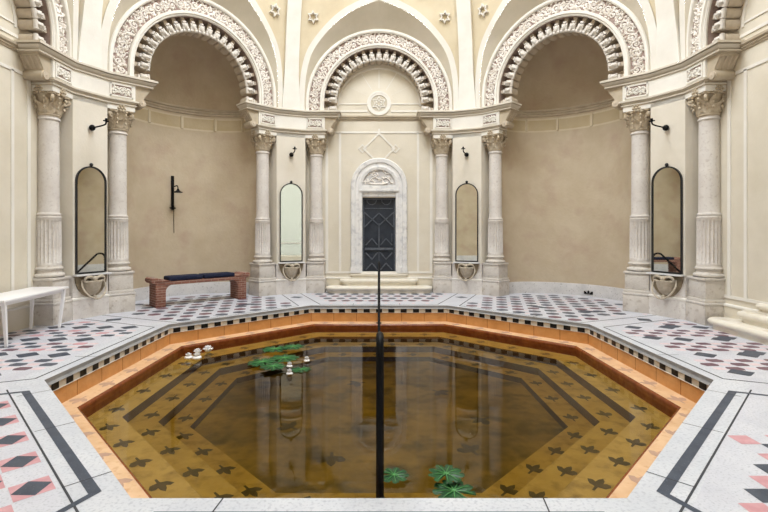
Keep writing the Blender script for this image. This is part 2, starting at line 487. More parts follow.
make_arch(0, 'carved stone arch with corbel teeth directly above the dark door')
make_arch(315, 'carved stone arch with corbel teeth over the apse that holds the brick bench')
make_arch(45, 'carved stone arch with corbel teeth over the empty right apse')
make_arch(270, 'carved stone arch cut off by the upper left corner, above the white table')
make_arch(90, 'carved stone arch cut off by the upper right corner, above the right stone steps')

# ------------------------------------------------------------------ walls of the eight sides
def bar(mb, u0, u1, z0, z1, a=AW, d=.016, m=1):
    mb.box(u0, u1, a-d, a+.01, z0, z1, m)
def flat_wall(name, phi, door):
    mb = MB(); hw = 1.95; top = 6.85
    if door:
        dw, d0, d1 = .44, .49, 2.445
        for q in ((-hw, -dw, 0, top), (dw, hw, 0, top), (-dw, dw, 0, d0), (-dw, dw, d1, top)):
            mb.poly([(q[0], AW, q[2]), (q[1], AW, q[2]), (q[1], AW, q[3]), (q[0], AW, q[3])])
        for s in (-1, 1): mb.poly([(s*dw, AW, d0), (s*dw, AW+.3, d0), (s*dw, AW+.3, d1), (s*dw, AW, d1)])
        mb.poly([(-dw, AW, d1), (dw, AW, d1), (dw, AW+.3, d1), (-dw, AW+.3, d1)])
        mb.poly([(-dw, AW, d0), (dw, AW, d0), (dw, AW+.3, d0), (-dw, AW+.3, d0)])
    else:
        mb.poly([(-hw, AW, 0), (hw, AW, 0), (hw, AW, top), (-hw, AW, top)])
    mb.xf(frame(phi))
    w = struct(mb, name, ['cream'], smooth=0)
    def part(nm, b, mats, **k):
        b.xf(frame(phi)); return b.build(nm, mats, w, **k)
    # plaster panel mouldings
    b = MB(); z0, z1 = .52, 4.14
    for s in (-1, 1):
        bar(b, s*1.017-.03, s*1.017+.03, z0, z1, m=0); bar(b, s*1.36-.035, s*1.36+.035, z0, 4.45, m=0)
    bar(b, -1.86, 1.86, z0-.05, z0, m=0)
    bar(b, -1.3, 1.3, z1-.02, z1+.03, m=0)
    bar(b, -1.2, -.31, 4.67, 4.72, m=0); bar(b, .31, 1.2, 4.67, 4.72, m=0); bar(b, -1.05, -.32, 4.87, 4.90, m=0); bar(b, .32, 1.05, 4.87, 4.90, m=0)
    arc = [(1.1*cos(t), 4.83+1.0*sin(t)) for t in [PI*i/32 for i in range(33)]]
    for i in range(32):
        p, q = arc[i], arc[i+1]; k = .955
        b.prism_f([p, q, (q[0]*k, 4.83+(q[1]-4.83)*k), (p[0]*k, 4.83+(p[1]-4.83)*k)], lambda x, y, h: (x, AW-h, y), -.01, .016)
    for k in range(1, 6):
        t = PI*k/6; c0, c1 = .36, .98
        b.add([(c0*cos(t)-.012*sin(t), AW-.008, 4.93+c0*sin(t)+.012*cos(t)*0), (c1*cos(t)-.012*sin(t), AW-.008, 4.88+c1*sin(t)), (c1*cos(t)+.012*sin(t), AW-.008, 4.88+c1*sin(t)), (c0*cos(t)+.012*sin(t), AW-.008, 4.93+c0*sin(t))], [(0, 1, 2, 3)])
    part('panel_moulding', b, 'white')
    # interlaced diamond under the cornice
    b = MB()
    c = (0, 3.72)
    for r0, r1, d in ((.43, .37, .018),):
        for k in range(4):
            a0, a1 = PI/2*k, PI/2*(k+1)
            b.prism_f([(c[0]+r0*cos(a0), c[1]+r0*sin(a0)), (c[0]+r0*cos(a1), c[1]+r0*sin(a1)), (c[0]+r1*cos(a1), c[1]+r1*sin(a1)), (c[0]+r1*cos(a0), c[1]+r1*sin(a0))], lambda x, y, h: (x, AW-h, y), -.01, d)
    for s in (-1, 1):
        q = [(s*.43, 3.72+.12), (s*.55, 3.72), (s*.43, 3.72-.12), (s*.31, 3.72)]
        for k in range(4):
            p0, p1 = q[k], q[(k+1) % 4]; cx, cz = s*.43, 3.72
            b.prism_f([p0, p1, (cx+(p1[0]-cx)*.65, cz+(p1[1]-cz)*.65), (cx+(p0[0]-cx)*.65, cz+(p0[1]-cz)*.65)], lambda x, y, h: (x, AW-h, y), -.01, .014)
        b.prism_f([(-.02, 3.72+s*.43), (.02, 3.72+s*.43), (.02, 3.72+s*.52), (-.02, 3.72+s*.52)], lambda x, y, h: (x, AW-h, y), -.01, .014)
    part('diamond_moulding', b, 'white')
    # roundel with pierced star
    b = MB(); c = 4.90
    def rr(x, y, h): return (x, AW-h, c+y)
    N = 32
    for (r0, r1, h) in ((.315, .27, .03), (.27, .215, .022)):
        for i in range(N):
            t0, t1 = 2*PI*i/N, 2*PI*(i+1)/N
            b.prism_f([(r0*cos(t0), r0*sin(t0)), (r0*cos(t1), r0*sin(t1)), (r1*cos(t1), r1*sin(t1)), (r1*cos(t0), r1*sin(t0))], rr, -.01, h)
    b.prism_f([(.22*cos(2*PI*i/N), .22*sin(2*PI*i/N)) for i in range(N)], rr, -.01, .004, 1)
    pts = [((.2 if k % 2 == 0 else .115)*sin(PI*k/6), (.2 if k % 2 == 0 else .115)*cos(PI*k/6)) for k in range(12)]
    for k in range(12):
        p, q = pts[k], pts[(k+1) % 12]
        b.prism_f([p, q, (q[0]*.8, q[1]*.8), (p[0]*.8, p[1]*.8)], rr, 0, .02)
    for k in range(6):
        t = PI*k/3+PI/6; b.ball((.07*cos(t), AW-.008, c+.07*sin(t)), .03, .02, .03, 0, 6, 4)
    part('roundel', b, ['white', 'lunette'])
    # cornice string
    b = MB()
    b.sweep([(-1.9, AW), (1.9, AW)], [(0, 4.45), (.02, 4.455), (.025, 4.48), (.045, 4.49), (.04, 4.515), (.07, 4.53), (.075, 4.565), (.02, 4.58), (0, 4.58)])
    part('string_course', b, 'mould')
    b = MB()
    b.sweep([(-1.9, AW), (1.9, AW)], [(.035, 0), (.035, .33), (.05, .34), (.05, .365), (.02, .375), (0, .38)], mats=[0, 1, 1, 1, 1])
    b.xf(frame(phi)); bb = struct(b, 'baseboard_'+name.split('_')[1], ['cream', 'white'])
    return w
WN = flat_wall('wall_north', 0, True)
flat_wall('wall_west', 270, False)
flat_wall('wall_east', 90, False)

NX, NY = 1.55, 1.25             # half width and depth of the apses
def niche_wall(name, phi):
    mb = MB(); N = 36
    el = lambda t, b=0: (NX*cos(t)*cos(b), AW+NY*sin(t)*cos(b))
    zs = [0, 4.08, 4.12, 4.38, 4.42, 4.5, 4.83]
    ms = [0, 2, 1, 2, 0, 0]
    for k in range(len(zs)-1):
        for i in range(N):
            t0, t1 = PI*i/N, PI*(i+1)/N
            mb.poly([(*el(t0), zs[k]), (*el(t1), zs[k]), (*el(t1), zs[k+1]), (*el(t0), zs[k+1])], ms[k])
    for s in range(1, 6):   # upright divisions of the panel band
        t = PI*s/6-.12; x, y = el(t); n = Vector((cos(t)/NX, sin(t)/NY)).normalized()
        mb.box(x-.03-.01*n.x, x+.03, y-.03, y+.03, 4.1, 4.4, 2)
    NB = 12
    for j in range(NB):
        b0, b1 = PI/2*j/NB, PI/2*(j+1)/NB
        for i in range(N):
            t0, t1 = PI*i/N, PI*(i+1)/N
            z0, z1 = 4.83+NX*sin(b0), 4.83+NX*sin(b1)
            mb.poly([(*el(t0, b0), z0), (*el(t1, b0), z0), (*el(t1, b1), z1), (*el(t0, b1), z1)], 0)
    for s in (-1, 1):
        mb.poly([(s*NX, AW, 0), (s*1.93, AW, 0), (s*1.93, AW, 4.62), (s*NX, AW, 4.62)], 3)
    A = arch_path(NX-.04, 36, 4.5); B = arch_path(1.93, 36, 4.5)
    for i in range(len(A)-1):
        mb.poly([(A[i][0], AW, A[i][1]), (A[i+1][0], AW, A[i+1][1]), (B[i+1][0], AW, B[i+1][1]), (B[i][0], AW, B[i][1])], 3)
    mb.xf(frame(phi))
    # weld so the curve shades smoothly
    w = struct(mb, name, ['stucco', 'stucco_band', 'stucco_line', 'pier'], smooth=30)
    bm = bmesh.new(); bm.from_mesh(w.data); bmesh.ops.remove_doubles(bm, verts=bm.verts, dist=.0005); bmesh.ops.recalc_face_normals(bm, faces=bm.faces); bm.to_mesh(w.data); bm.free()
    w.data.polygons.foreach_set('use_smooth', [True]*len(w.data.polygons)); w.data.set_sharp_from_angle(angle=R(30))
    path = [(NX*cos(PI-PI*i/N), AW+NY*sin(PI-PI*i/N)) for i in range(N+1)]
    b = MB(); b.sweep(path, [(0, 4.46), (.03, 4.48), (.03, 4.51), (.06, 4.54), (.055, 4.57), (.09, 4.59), (.09, 4.62), (0, 4.65)])
    b.xf(frame(phi)); b.build('string_course', 'mould', w)
    b = MB(); b.sweep(path, [(.02, 0), (.02, .27), (.01, .285), (0, .285)])
    b.xf(frame(phi)); struct(b, 'baseboard_'+name.split('_')[1], ['grey'])
    return w
for nm in ('northwest', 'northeast', 'southwest'): niche_wall('wall_'+nm, SIDES[nm])

def glass_mat():
    m = bpy.data.materials.new('added_frosted_glass'); m.use_nodes = True
    n = m.node_tree.nodes; n.remove(n['Principled BSDF'])
    t = n.new('ShaderNodeBsdfTranslucent'); t.inputs['Color'].default_value = (.058, .056, .046, 1)
    m.node_tree.links.new(t.outputs[0], n['Material Output'].inputs['Surface']); return m
M['frosted'] = glass_mat()
def southeast_wall():
    """unseen glazed bay, added for the pale reflection in the mirror left of the door"""
    phi = 135; hw = 1.95; w, z0, z1 = 1.35, .30, 4.2; mb = MB()
    for q in ((-hw, -w, 0, 6.85), (w, hw, 0, 6.85), (-w, w, 0, z0), (-w, w, z1, 6.85)):
        mb.poly([(q[0], AW, q[2]), (q[1], AW, q[2]), (q[1], AW, q[3]), (q[0], AW, q[3])])
    for s_ in (-1, 1): mb.poly([(s_*w, AW, z0), (s_*w, AW+.3, z0), (s_*w, AW+.3, z1), (s_*w, AW, z1)])
    for z in (z0, z1): mb.poly([(-w, AW, z), (w, AW, z), (w, AW+.3, z), (-w, AW+.3, z)])
    mb.xf(frame(phi)); struct(mb, 'wall_southeast', ['cream'], smooth=0)
    b = MB()
    for x in (-1.32, 1.32): b.box(x-.03, x+.03, AW+.2, AW+.26, z0, z1)
    for z in (z0+.03, .95, z1-.03): b.box(-w, w, AW+.2, AW+.26, z-.03, z+.03)
    b.xf(frame(phi)); win = struct(b, 'added_window_1', ['white'], smooth=0)  # window added out of view; its pane gives the opposite mirror a pale reflection
    b = MB(); b.poly([(-w, AW+.23, z0), (w, AW+.23, z0), (w, AW+.23, z1), (-w, AW+.23, z1)]); b.xf(frame(phi)); b.build('pane', 'frosted', win, smooth=0)
southeast_wall()

def south_wall():
    """the entrance recess in which the camera stands"""
    mb = MB(); d = 1.7
    for s in (-1, 1):
        mb.poly([(s*1.93, AW, 0), (s*1.93, AW+d, 0), (s*1.93, AW+d, 4.62), (s*1.93, AW, 4.62)])
    mb.poly([(-1.93, AW+d, 0), (1.93, AW+d, 0), (1.93, AW+d, 7), (-1.93, AW+d, 7)])
    A = arch_path(1.93, 24)
    for i in range(len(A)-1): mb.poly([(A[i][0], AW-.02, A[i][1]), (A[i+1][0], AW-.02, A[i+1][1]), (A[i+1][0], AW+d, A[i+1][1]), (A[i][0], AW+d, A[i][1])])
    mb.xf(frame(180)); return struct(mb, 'wall_south', ['cream'], smooth=0)
south_wall()
for nm in ('southeast', 'south', 'southwest'):
    o = link('arch_ring', RING, bpy.data.objects['wall_'+nm]); o.matrix_local = frame(SIDES[nm]) @ Matrix.Translation((0, AF, ZS))

# ------------------------------------------------------------------ corner piers and entablature
def P2(phi, u, a): v = W(phi, u*kx(phi), a); return (v.x, v.y)
PIERS = [('north_northeast', 22.5), ('east_northeast', 67.5), ('east_southeast', 112.5), ('south_southeast', 157.5), ('south_southwest', 202.5), ('west_southwest', 247.5), ('west_northwest', 292.5), ('north_northwest', 337.5)]
BI, BO = 1.38, 1.87
def kx(phi): return 1.04 if round(phi) % 360 in (90, 270) else 1.0
SHOWN = ('north_northeast', 'east_northeast', 'west_northwest', 'north_northwest')
trim_i = [0]
def block_panel_mesh():
    """carved panel of the frieze block, local x along, y outward, z up from its centre"""
    b = MB(); w, h = .205, .125
    for (x0, x1, z0, z1) in ((-w, w, h-.025, h), (-w, w, -h, -h+.025), (-w, -w+.03, -h, h), (w-.03, w, -h, h)): b.box(x0, x1, -.018, .01, z0, z1, 0)
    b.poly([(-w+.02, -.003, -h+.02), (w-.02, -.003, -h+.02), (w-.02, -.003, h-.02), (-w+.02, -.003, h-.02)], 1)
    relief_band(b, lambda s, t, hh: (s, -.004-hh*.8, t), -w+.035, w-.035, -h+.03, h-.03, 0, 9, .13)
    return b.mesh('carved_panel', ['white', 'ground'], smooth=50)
PANEL = block_panel_mesh()
def bracket_mesh(s):
    """scrolled bracket under the corbel teeth, at the inner side of a frieze block; local x away from the block * s"""
    b = MB(); pts = [(0, .47), (.30, .47), (.30, .425), (.285, .41), (.255, .36), (.215, .30), (.18, .25), (.165, .215)]
    c = (.14, .135); r = .08
    for k in range(9):
        a = R(70)-R(250)*k/8; pts.append((c[0]+r*cos(a), c[1]+r*sin(a)))
    pts.append((0, .04))
    b.prism_f(pts, lambda x, z, h: (s*x, h, z), .03, .345, 0)
    # scroll cheeks and leaf ribs on the face
    b.lathe([(0, 0), (.066, 0), (.066, .03), (.02, .03), (0, .045)], 12, (0, 0), 1)
    k = len(b.v); 
    m = Matrix.Translation((s*.14, .03, .135)) @ Matrix.Rotation(PI/2, 4, 'X')
    n0 = k-5*12
    for i in range(n0, k): b.v[i] = tuple(m @ Vector(b.v[i]))
    for q in range(4):
        y = .07+.08*q
        b.tube([(s*.285, y, .405), (s*.235, y, .34), (s*.195, y, .28), (s*.17, y, .235)], .022, 6, 1)
    return b.mesh('scroll_bracket', ['mould', 'corbel'], smooth=45)
BRK = {s: bracket_mesh(s) for s in (-1, 1)}
for nm, pv in PIERS:
    f1, f2 = pv-22.5, pv+22.5
    mb = MB()
    poly = [P2(f1, BO, AF), P2(f2, -BO, AF), P2(f2, -BO, AW+.02), P2(f1, BO, AW+.02)]
    mb.prism(poly, 0, 4.62, 0)
    w = struct(mb, 'wall_'+nm, ['pier'], smooth=0)
    face = [P2(f1, BO, AW), P2(f1, BO, AF), P2(f2, -BO, AF), P2(f2, -BO, AW)]
    b = MB(); b.sweep(face, [(.025, 0), (.025, .335), (.035, .345), (.035, .37), (.008, .385), (.008, .755), (0, .765)], mats=[0, 1, 1, 1, 0, 0])
    struct(b, 'baseboard_'+nm, ['stone', 'white'])
    trim_i[0] += 1
    b = MB()
    low = [P2(f1, BI, AW), P2(f1, BI, AF), P2(f1, BO, AF), P2(f2, -BO, AF), P2(f2, -BI, AF), P2(f2, -BI, AW)]
    top = [P2(f1, 1.07, AW), P2(f1, 1.07, AF), P2(f1, BO, AF), P2(f2, -BO, AF), P2(f2, -1.07, AF), P2(f2, -1.07, AW)]
    full = nm in SHOWN
    if not full:
        low = [P2(f1, BO, AF), P2(f2, -BO, AF)]; low = face; top = face
    b.sweep(low, [(0, 3.93), (0, 4.02), (.022, 4.03), (.03, 4.055), (.002, 4.058), (.002, 4.072), (.035, 4.095), (.055, 4.105), (.06, 4.135), (.005, 4.15), (.005, 4.45)], mats=[1, 0, 2, 0, 0, 2, 0, 2, 2, 1])
    b.sweep(top, [(-.3, 4.45), (.005, 4.45), (.03, 4.46), (.035, 4.485), (.005, 4.488), (.005, 4.502), (.06, 4.535), (.085, 4.55), (.06, 4.553), (.06, 4.566), (.095, 4.57), (.10, 4.605), (.05, 4.625), (-.3, 4.625)], mats=[0, 0, 2, 0, 0, 2, 2, 0, 0, 0, 2, 2, 2])
    if full:
        for f, s in ((f1, 1), (f2, -1)):
            q = [P2(f, s*BI, AW), P2(f, s*BI, AF), P2(f, s*BO, AF), P2(f, s*BO, AW)]
            b.poly([(x, y, 3.93) for x, y in q], 1)
    t = struct(b, 'trim_%d' % trim_i[0], ['mould', 'white', 'pier'])
    if full:
        for f, s in ((f1, 1), (f2, -1)):
            o = link('carved_panel', PANEL, t); o.matrix_local = frame(f) @ Matrix.Translation((s*(BI+BO)/2*kx(f), AF-.005, 4.30))
            o = link('scroll_bracket', BRK[-s], t); o.matrix_local = frame(f) @ Matrix.Translation((s*BI*kx(f), AF, 4.0))

# ------------------------------------------------------------------ columns
def column_meshes():
    out = {}
    b = MB()
    b.prism([(-.245, -.245), (.245, -.245), (.245, .245), (-.245, .245)], 0, .335)
    b.prism([(-.255, -.255), (.255, -.255), (.255, .255), (-.255, .255)], .335, .375, 1)
    b.prism([(-.235, -.235), (.235, -.235), (.235, .235), (-.235, .235)], .375, .43)
    b.prism([(-.215, -.215), (.215, -.215), (.215, .215), (-.215, .215)], .43, .745)
    b.prism([(-.235, -.235), (.235, -.235), (.235, .235), (-.235, .235)], .745, .79)
    out['pedestal'] = b.mesh('pedestal', ['stone_d', 'stone'], bevel=.008)
    b = MB()
    prof = [(.235, .79)]
    for k in range(9): a = -PI/2+PI*k/8; prof.append((.205+.032*cos(a), .825+.035*sin(a)))
    prof += [(.196, .865), (.186, .885), (.183, .905), (.19, .92)]
    for k in range(7): a = -PI/2+PI*k/6; prof.append((.192+.022*cos(a), .942+.022*sin(a)))
    prof += [(.19, .968), (.186, .99), (.184, 1.0)]
    b.lathe(prof, 32); out['base'] = b.mesh('base', ['stone_d'], smooth=50)
    b = MB(); NF = 20; SUB = 6
    def rf(i, z):
        q = (i % SUB)/SUB
        if z < 1.05 or z > 1.77: return 1
        return 1-.13*sin(PI*q)**.8
    prof = [(.184, 1.0), (.185, 1.035), (.185, 1.06), (.184, 1.3), (.182, 1.5), (.180, 1.75), (.180, 1.775), (.180, 1.80)]
    b.lathe(prof, NF*SUB, rf=rf); out['fluted_drum'] = b.mesh('fluted_drum', ['stone'], smooth=60)
    b = MB()
    prof = [(.178, 1.80), (.186, 1.803), (.188, 1.815), (.186, 1.828), (.174, 1.834), (.172, 1.85), (.182, 1.857), (.182, 1.878), (.165, 1.888), (.158, 1.905), (.156, 2.1), (.154, 2.8), (.150, 3.44), (.152, 3.48), (.168, 3.485), (.174, 3.50), (.168, 3.515), (.155, 3.52), (.153, 3.56)]
    b.lathe(prof, 32); out['shaft'] = b.mesh('shaft', ['stone'], smooth=50)
    # leafy capital
    b = MB(); zb, zt = 3.545, 3.95; H = zt-zb
    b.lathe([(.155, zb), (.178, zb+.015), (.178, zb+.035), (.158, zb+.05), (.168, zb+.16), (.19, zb+.28), (.22, zb+.36)], 24)
    def leaf(ang, z0, L, r0, lean, w0):
        rings = []; ca, sa = cos(ang), sin(ang)
        for k in range(8):
            t = k/7; z = z0+L*(t if t < .8 else .8+.1*sin((t-.8)*8)); rr = r0+lean*t**2.2
            if t > .8: rr += .02
            w = w0*(1-.15*t)*(1 if t < .75 else (1-(t-.75)*2.6))*(1+.12*(-1)**k)
            pts = [(rr, -w), (rr+.022, -w*.5), (rr+.012, 0), (rr+.022, w*.5), (rr, w), (rr-.015, 0)]
            rings.append([(x*ca-y*sa, x*sa+y*ca, z) for x, y in pts])
        b.loft(rings, 0)
    for k in range(8): leaf(2*PI*k/8, zb+.045, .17, .165, .075, .062)
    for k in range(8): leaf(2*PI*(k+.5)/8, zb+.07, .23, .168, .095, .06)
    for k in range(4):
        a = PI/4+PI/2*k; ca, sa = cos(a), sin(a); sp = []
        for q in range(15):
            t = q*.55; r = .072*(1-q/19)
            sp.append((.255+r*cos(t+1.9), zb+.30+r*sin(t+1.9)))
        stalk = [(.18, zb+.12), (.20, zb+.22), (.22, zb+.27)]
        b.tube([(x*ca, x*sa, z) for x, z in stalk+sp[2:]], .026, 6)
        b.ball((.255*ca, .255*sa, zb+.30), .035, .035, .035, 0, 6, 5)
        # rosette on each face
        a = PI/2*k; ca, sa = cos(a), sin(a)
        for q in range(6):
            t = 2*PI*q/6; x, y, z = .238, .052*cos(t), zb+.42+.052*sin(t)
            b.ball((x*ca-y*sa, x*sa+y*ca, z), .03, .03, .03, 0, 6, 4)
        b.ball((.25*ca, .25*sa, zb+.42), .028, .028, .028, 0, 6, 4)
        for s in (-1, 1):
            sp = [(.225, s*(.10+.045*cos(t)*(1-t/9)), zb+.37+.045*sin(t)*(1-t/9)) for t in [i*.7 for i in range(9)]]
            b.tube([(x*ca-y*sa, x*sa+y*ca, z) for x, y, z in sp], .017, 5)
            for zz in (.13, .22, .29):
                b.ball(((.20+.12*zz)*ca-s*.075*sa, (.20+.12*zz)*sa+s*.075*ca, zb+zz), .022, .022, .03, 0, 6, 4)
    out['capital'] = b.mesh('capital', ['capital'], smooth=60)
    b = MB(); q = .235
    pts = []
    for k in range(4):
        a = PI/4+PI/2*k; c = (sqrt(2)*q*cos(a), sqrt(2)*q*sin(a)); a2 = PI/4+PI/2*(k+1); d = (sqrt(2)*q*cos(a2), sqrt(2)*q*sin(a2))
        for i in range(6):
            t = .08+.84*i/5; x, y = c[0]+(d[0]-c[0])*t, c[1]+(d[1]-c[1])*t; k2 = 1-.14*sin(PI*i/5)
            pts.append((x*k2, y*k2))
    b.prism(pts, 3.90, 3.935); out['abacus'] = b.mesh('abacus', ['capital'], bevel=.006, smooth=40)
    return out
CM = column_meshes()
def make_column(phi, s, label):
    root = empty('stone_column'); place(root, phi, s*1.62*kx(phi), 5.69, 0)
    tag(root, label, 'column', 'stone columns around the hall')
    for k, me in CM.items(): link(k, me, root)
make_column(0, -1, 'pale stone column nearest the dark door on its left side')
make_column(0, 1, 'pale stone column nearest the dark door on its right side')
make_column(315, 1, 'pale stone column at the right edge of the apse with the brick bench')
make_column(45, -1, 'pale stone column at the left edge of the empty right apse')
make_column(315, -1, 'pale stone column at the left edge of the bench apse, right of the leftmost mirror')
make_column(45, 1, 'pale stone column at the right edge of the empty apse, left of the rightmost mirror')
make_column(270, 1, 'leftmost stone column, standing behind the white table')
make_column(90, -1, 'rightmost stone column, standing beside the curved stone steps at the right')

# ------------------------------------------------------------------ mirrors, basins, hooks on the corner piers
def on_pier(o, pv, z):
    """stand o at the middle of the corner pier's face"""
    a, b = Vector(P2(pv-22.5, BO, AF)), Vector(P2(pv+22.5, -BO, AF)); m = (a+b)/2; t = b-a
    o.location = (m.x, m.y, z); o.rotation_euler = (0, 0, math.atan2(t.y, t.x)); return o
def mirror_meshes():
    w, h = .285, 1.96; r = w; N = 20
    def outline(w): return [(-w, 0), (w, 0)]+[(w*cos(PI*i/N), h-r+w*sin(PI*i/N)) for i in range(N+1)]
    b = MB(); o = outline(w-.012)
    b.prism_f(o, lambda x, z, hh: (x, -hh, z), .012, .02)
    glass = b.mesh('mirror_glass', ['mirror'], smooth=0)
    b = MB(); O, I = outline(w), outline(w-.023); n = len(O)
    I = [(x, max(z, .023)) for x, z in I]
    for k in range(n):
        j = (k+1) % n
        b.prism_f([O[k], O[j], I[j], I[k]], lambda x, z, hh: (x, -hh, z), .003, .04)
    frame_ = b.mesh('mirror_frame', ['frame_blk'], smooth=40)
    b = MB(); b.ball((0, -.022, h+.03), .034, .022, .034, 0, 12, 8); b.lathe([(.012, h-.01), (.012, h+.03)], 8, (0, -.022))
    fin = b.mesh('finial', ['frame_blk'], smooth=60)
    return glass, frame_, fin
MG, MF, MN = mirror_meshes()
def basin_meshes():
    b = MB(); b.box(-.33, .33, -.13, .0, -.028, 0); shelf = b.mesh('shelf', ['shelf'], bevel=.006)
    b = MB(); N = 20
    pts = [(-.30, -.03), (.30, -.03)]+[(.30*cos(PI*i/N), -.03-.40*sin(PI*i/N)) for i in range(1, N)]
    b.prism_f(pts, lambda x, z, h: (x, -h, z), .0, .03); back = b.mesh('recess_plate', ['basin_dark'], smooth=0)
    b = MB()   # hanging stone bowl and its rim garland
    b.lathe([(.0, -.40), (.05, -.39), (.11, -.34), (.15, -.25), (.165, -.17), (.175, -.13), (.16, -.12), (.14, -.14), (.11, -.22), (.0, -.27)], 24, (0, -.03), 0, PI, 2*PI)
    b.ball((0, -.12, -.43), .03, .03, .05, 0, 8, 6)
    bowl = b.mesh('bowl', ['basin'], smooth=50)
    b = MB()   # curling horns that carry the shelf
    for s in (-1, 1):
        p = [(s*.02, -.10, -.10), (s*.06, -.13, -.065), (s*.12, -.13, -.05), (s*.17, -.12, -.075), (s*.18, -.11, -.12), (s*.145, -.12, -.14), (s*.125, -.13, -.115)]
        b.tube(catmull(p, 4), .028, 8, 0, lambda t: 1.1-.5*t)
        g = [(s*.19, -.05, -.10), (s*.215, -.10, -.22), (s*.17, -.16, -.35), (s*.08, -.19, -.43), (0, -.20, -.455)]
        b.tube(catmull(g, 5), .016, 7)
    b.ball((0, -.12, -.10), .05, .05, .06, 0, 10, 8)
    horn = b.mesh('scroll_horns', ['basin'], smooth=60)
    return shelf, back, bowl, horn
BS, BB, BW_, BH = basin_meshes()
def hook_meshes():
    b = MB(); b.ball((0, -.045, 0), .055, .05, .055, 0, 14, 10); b.lathe([(.03, 0), (.03, .02)], 12)
    rose = b.mesh('wall_rosette', ['iron'], smooth=60)
    b = MB(); p = [(0, -.06, 0), (0, -.2, .005), (0, -.38, .02), (0, -.43, .045), (0, -.435, .10)]
    b.tube(catmull(p, 5), .014, 8); b.ball((0, -.435, .11), .022, .022, .03, 0, 8, 6); b.tube([(-.05, -.43, .085), (.05, -.43, .085)], .012, 6)
    arm = b.mesh('bracket_arm', ['iron'], smooth=60)
    return rose, arm
HR, HA = hook_meshes()
for pv, lm, lb, lh in (
    (292.5, 'tall arched black-framed mirror between the two leftmost columns', 'small stone wall basin under the leftmost mirror, behind the white table', 'black iron wall bracket above the leftmost mirror'),
    (337.5, 'slim arched mirror on the pier between the bench apse and the door', 'small stone wall basin under the bright mirror left of the door', 'black iron wall bracket above the bright mirror left of the door'),
    (22.5, 'slim arched mirror on the pier between the door and the empty right apse', 'small stone wall basin under the mirror right of the door', 'black iron wall bracket above the mirror right of the door'),
    (67.5, 'tall arched black-framed mirror between the two rightmost columns', 'small stone wall basin under the rightmost mirror', 'black iron wall bracket above the rightmost mirror')):
    o = empty('wall_mirror'); on_pier(o, pv, .81); tag(o, lm, 'mirror', 'arched mirrors on the corner piers')
    link('mirror_glass', MG, o); link('mirror_frame', MF, o); link('finial', MN, o)
    o = empty('wall_basin'); on_pier(o, pv, .80); tag(o, lb, 'basin', 'stone basins under the mirrors')
    link('shelf', BS, o); link('recess_plate', BB, o); link('bowl', BW_, o); link('scroll_horns', BH, o)
    o = empty('wall_bracket'); on_pier(o, pv, 3.48); tag(o, lh, 'lamp bracket', 'iron brackets on the corner piers')
    link('wall_rosette', HR, o); link('bracket_arm', HA, o)

# ------------------------------------------------------------------ pool outline
PV = [(1.48, 2.775), (3.57, 4.96), (3.57, 7.88), (1.445, 9.86), (-1.445, 9.86), (-3.57, 7.88), (-3.57, 4.96), (-1.48, 2.775)]   # counter-clockwise from the front right corner
def inset(d, P=PV):
    """polygon moved inwards by d (outwards when negative)"""
    n = len(P); out = []
    L = []
    for i in range(n):
        a, b = Vector(P[i]), Vector(P[(i+1) % n]); t = (b-a).normalized(); nn = Vector((-t.y, t.x))
        L.append((a+nn*d, t))
    for i in range(n):
        (p, t), (q, s) = L[i-1], L[i]
        den = t.x*s.y-t.y*s.x; k = ((q.x-p.x)*s.y-(q.y-p.y)*s.x)/den
        out.append((p.x+t.x*k, p.y+t.y*k))
    return out

